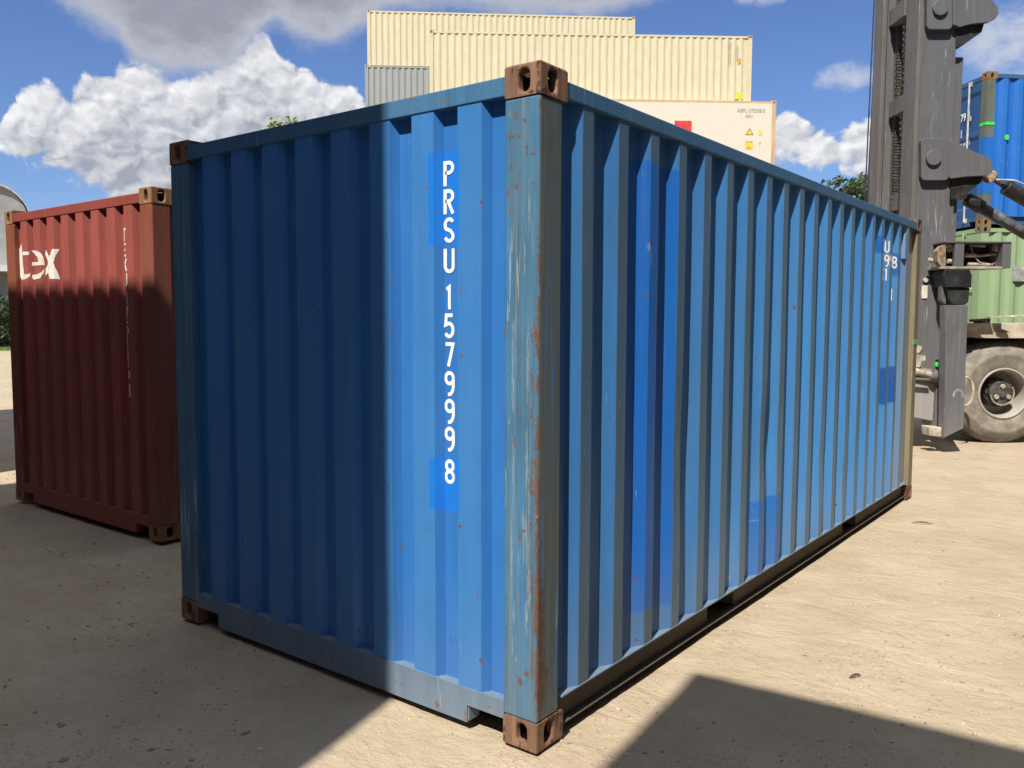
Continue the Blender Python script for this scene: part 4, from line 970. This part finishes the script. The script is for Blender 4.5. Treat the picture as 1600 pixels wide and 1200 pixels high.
# ------------------------------------------------------------------ trees, hedge, shed
def leafmat(name, a, b_, c3):
    mt, k, b = newmat(name); g = k.n('ShaderNodeNewGeometry')
    r = g.outputs['Random Per Island']; nz = k.noise(objco(k), .9, 3)
    c = k.mix(r, a, b_); c = k.mix(k.m('MULTIPLY', k.step(nz, .5, .7), .6), c, c3)
    k.put(b.inputs['Base Color'], c); b.inputs['Roughness'].default_value = .6
    b.inputs['Transmission Weight'].default_value = 0
    return mt
lf1 = leafmat('foliage_yellow_green', (.17, .22, .06), (.24, .28, .09), (.12, .17, .05))
lf2 = leafmat('foliage_dark_green', (.04, .075, .022), (.08, .12, .035), (.035, .06, .02))
bark = plain('bark', (.12, .09, .06), .9, .3, bump=.4)
def tree(label, loc, h, rad, mat, seed, nl=9000, leaf=.13, group=None, name='tree', low=.35, cat='tree'):
    rn = random.Random(seed); T_ = empty(name, loc); tag(T_, label, cat, group)
    bm = bmesh.new(); tube(bm, [(0, 0, -.1), (.05, .02, h*.3), (-.04, .06, h*.6), (.02, 0, h*.9)], [h*.022, h*.017, h*.010, h*.003], 9)
    tips = []
    for i in range(22):
        a = rn.random()*6.28; z0 = h*rn.uniform(low, .80); ln = rad*rn.uniform(.6, 1.0)*(1.1-abs(z0/h-.6)); ez = min(h*rn.uniform(.04, .14), h*.88-z0)
        p0 = Vector((0, .02, z0)); p1 = p0+Vector((math.cos(a)*ln*.5, math.sin(a)*ln*.5, ez*.6)); p2 = p0+Vector((math.cos(a)*ln, math.sin(a)*ln, ez))
        tube(bm, [p0, p1, p2], [h*.007, h*.004, h*.0015], 6); tips += [p1, p2, (p1+p2)/2]
    tips += [Vector((rn.uniform(-.2, .2), rn.uniform(-.2, .2), h*rn.uniform(.84, .92))) for _ in range(4)]
    finish('trunk', bm, bark, T_)
    bm = bmesh.new(); cl = []
    for t_ in tips:
        for _ in range(3):
            cl.append((t_+Vector((rn.gauss(0, rad*.13), rn.gauss(0, rad*.13), rn.gauss(0, rad*.08))), rad*rn.uniform(.09, .19)))
    for i in range(nl):
        c_, r_ = rn.choice(cl); d = Vector((rn.gauss(0, 1), rn.gauss(0, 1), rn.gauss(0, .8))).normalized()*r_*rn.random()**.4
        p_ = c_+d; n1 = Vector((rn.gauss(0, 1), rn.gauss(0, 1), rn.gauss(0, 1))).normalized(); t1 = n1.orthogonal().normalized(); t2 = n1.cross(t1)
        s = leaf*rn.uniform(.6, 1.3); bm.faces.new([bm.verts.new(p_+v) for v in (-t1*s, -t2*s*.4, t1*s, t2*s*.4)])
    finish('crown', bm, mat, T_, recalc=False)
P = at(452, 500, 38); hz = at(452, 171, 38).z
tree('yellow-green tree top showing above the left rim of the blue container', (P.x, P.y, 0), hz+.1, 2.0, lf1, 4, 12000, .12)
P = at(1352, 500, 42); hz = at(1345, 256, 42).z
tree('green tree beside the forklift mast behind the blue container', (P.x, P.y, 0), hz+.1, 2.7, lf2, 9, 20000, .12, low=.3)
P = at(1283, 500, 46); hz = at(1283, 262, 46).z
tree('small tree tip poking over the long top rail of the blue container', (P.x, P.y, 0), hz, 1.3, lf2, 12, 4000, .11, low=.3)
P = at(-8, 500, 47); tree('leafy green hedge bush beyond the yard at the left edge', (P.x, P.y, 0), 2.9, 2.0, lf2, 21, 9000, .11, name='hedge_bush', low=.05, cat='bush')
P = at(-60, 500, 49); tree('second leafy hedge bush further left beyond the yard', (P.x, P.y, 0), 3.1, 2.2, lf2, 22, 6000, .12, name='hedge_bush', low=.05, cat='bush')
# grass verge beyond the sand
gmat, k, b = newmat('verge_grass'); co = objco(k); k.put(b.inputs['Base Color'], k.mix(k.noise(co, 2.5, 6, .7), (.09, .13, .03), (.26, .27, .09))); b.inputs['Roughness'].default_value = .9
bm = bmesh.new(); c0 = at(-100, 540, 43.5); c1v = at(110, 540, 43.5)
du = (c1v-c0); du.z = 0; du.normalize(); rn = random.Random(8)
for i in range(5200):
    q = Vector((c0.x, c0.y, 0))+du*rn.uniform(0, 9)+HF*rn.uniform(0, 5.0); hh = rn.uniform(.05, .20); a = rn.random()*6.28; wv = Vector((math.cos(a), math.sin(a), 0))*.02
    bm.faces.new([bm.verts.new(q-wv), bm.verts.new(q+wv), bm.verts.new(q+Vector((rn.uniform(-.05, .05), rn.uniform(-.05, .05), hh)))])
tag(finish('grass', bm, gmat, recalc=False), 'green grass growing along the far left edge of the yard', 'grass', kind='stuff')
bm = bmesh.new(); A = Vector((c0.x, c0.y, 0)); pts = [A-du*20, A+du*9.3, A+du*9.3+HF*6, A-du*20+HF*6]
prism(bm, [(q.x, q.y) for q in pts], -.03, .012, 'z'); tag(finish('grass_verge', bm, gmat), None, None, kind='structure')
# shed with a rounded roof
SP = at(50, 500, 52); sh = empty('arched_shed', (SP.x, SP.y, 0), YAW+R_(31)-R_(90)); tag(sh, 'pale grey shed with a rounded roof edge behind the red container', 'shed')
zt = at(0, 291, 52).z; rad = 52/FPX*52
outl = [(0, 0)] + [(-rad+rad*math.cos(R_(t)), zt-rad+rad*math.sin(R_(t))) for t in range(0, 91, 10)] + [(-9, zt+.15), (-9, 0)]
shm = plain('shed_grey', (.30, .30, .28), .7, .12, scale=1.2, col2=(.36, .35, .32))
bm = bmesh.new(); prism(bm, outl, 0, 14, 'y'); finish('wall', bm, shm, sh)
bm = bmesh.new()
arcp = [(-rad+(rad+.12)*math.cos(R_(t)), zt-rad+(rad+.12)*math.sin(R_(t))) for t in range(-5, 91, 10)] + [(-9.1, zt+.27)]
for (a, b_), (c_, d_) in zip(arcp, arcp[1:]):
    prism(bm, [(a, b_), (c_, d_), (c_-.0, d_-.11), (a-.11 if False else a, b_-.11)], -.25, 14.1, 'y')
finish('roof', bm, plain('shed_roof', (.42, .40, .36), .6, .2, scale=2), sh)
zf = at(0, 420, 51).z
bm = bmesh.new(); box(bm, -9, .6, -1.6, -.002, zf-.2, zf+.18); finish('canopy', bm, plain('white_fascia', (.62, .60, .55), .6, .1), sh)
bm = bmesh.new()
for i in range(8): box(bm, -9+i*1.3, -8.85+i*1.3, -1.5, -1.35, 0, zf-.2005)
finish('canopy_post', bm, plain('fence_grey', (.33, .32, .29), .8, .2), sh)

# ------------------------------------------------------------------ twigs
tw = plain('dry_twig', (.07, .045, .03), .9)
for (px, py, ln, a, lab) in ((1441, 818, .16, 20, 'dark curved twig lying on the sand right of the blue container'), (1336, 1058, .07, 60, 'short dark twig lying by the near ground shadow')):
    d = ray(px, py); P = CAM+d*((-.008-CAM.z)/d.z)
    bm = bmesh.new(); c, s = math.cos(R_(a)), math.sin(R_(a)); tube(bm, [(P.x+t*ln*c, P.y+t*ln*s, P.z+.010*(1-4*(t)**2)+.003) for t in (-.5, -.25, 0, .25, .5)], [.002, .005, .006, .005, .002], 6)
    tag(finish('twig', bm, tw), lab, 'twig')

# ------------------------------------------------------------------ stacks standing behind the photographer (they throw the big shadows), plus an added unseen row at the right
G2 = 'containers stacked behind the photographer'
oc = mset('ochre_brown_paint', (.20, .10, .06), (.24, .13, .08), wear=.4, chips=.2, rough=.6)
oc2 = mset('slate_blue_paint', (.06, .12, .20), (.09, .15, .22), wear=.4, chips=.2, rough=.6)
t = math.tan(SUN_EL)
# stack A: long side to the yard (+x local side turned to +y world)
def put_stack(M, nlev, L, x_right, y_face, yaw_extra, labels, hh=2.591, door='far'):
    T0 = None
    for i in range(nlev):
        if T0 is None:
            T0, _, _ = make_container(labels[i], (0, 0, 0), 0, L, hh, M, G2, detail=0, door_end=door); o = T0
        else:
            o = copy_tree(T0); o['label'] = labels[i]
        # local +X side normal -> world +Y (rotate +90 deg); local +Y -> world -X
        o.rotation_euler = (0, 0, R_(90)+yaw_extra); o.location = (x_right, y_face, i*hh)
put_stack(oc, 4, 6.058, .555, -5.39, 0, ['brown container on the ground behind the photographer', 'brown container second from the ground behind the photographer', 'brown container third from the ground behind the photographer', 'brown container on top of the four high stack behind the photographer'])
put_stack(oc2, 3, 12.19, -5.75, -4.68, 0, ['slate container on the ground beside the tall brown stack', 'slate container in the middle beside the tall brown stack', 'slate container on top of the row beside the tall brown stack'])
tt = 3*2.591/t; bx, by = .127+tt*math.sin(R_(14)), 1.104-tt*math.cos(R_(14))
yx = R_(5.5)
ex = Vector((math.cos(yx), math.sin(yx)))
put_stack(oc2, 3, 6.058, bx+ex.x*6.058, by+ex.y*6.058, yx, ['slate container on the ground behind and right of the photographer', 'slate container in the middle of the stack right of the photographer', 'slate container on top of the stack right of the photographer'], door='near')
sky_blocker, _, _ = make_container('brown container on the ground in the unseen row added at the right to block skylight', (3.55+Wd, -1.1, 0), 0, 12.19, 2.591, oc, G2, detail=0)  # unseen row added to block skylight and darken the blue side wall
for i, lb in ((1, 'brown container in the middle of the unseen row added at the right to block skylight'), (2, 'brown container on top of the unseen row added at the right to block skylight')):
    c = copy_tree(sky_blocker); c.location = (3.55+Wd, -1.1, 2.591*i); c['label'] = lb
put_stack(oc, 2, 6.058, -8.0, .80, 0, ['brown container on the ground left of the red container', 'brown container on top of another left of the red container'])
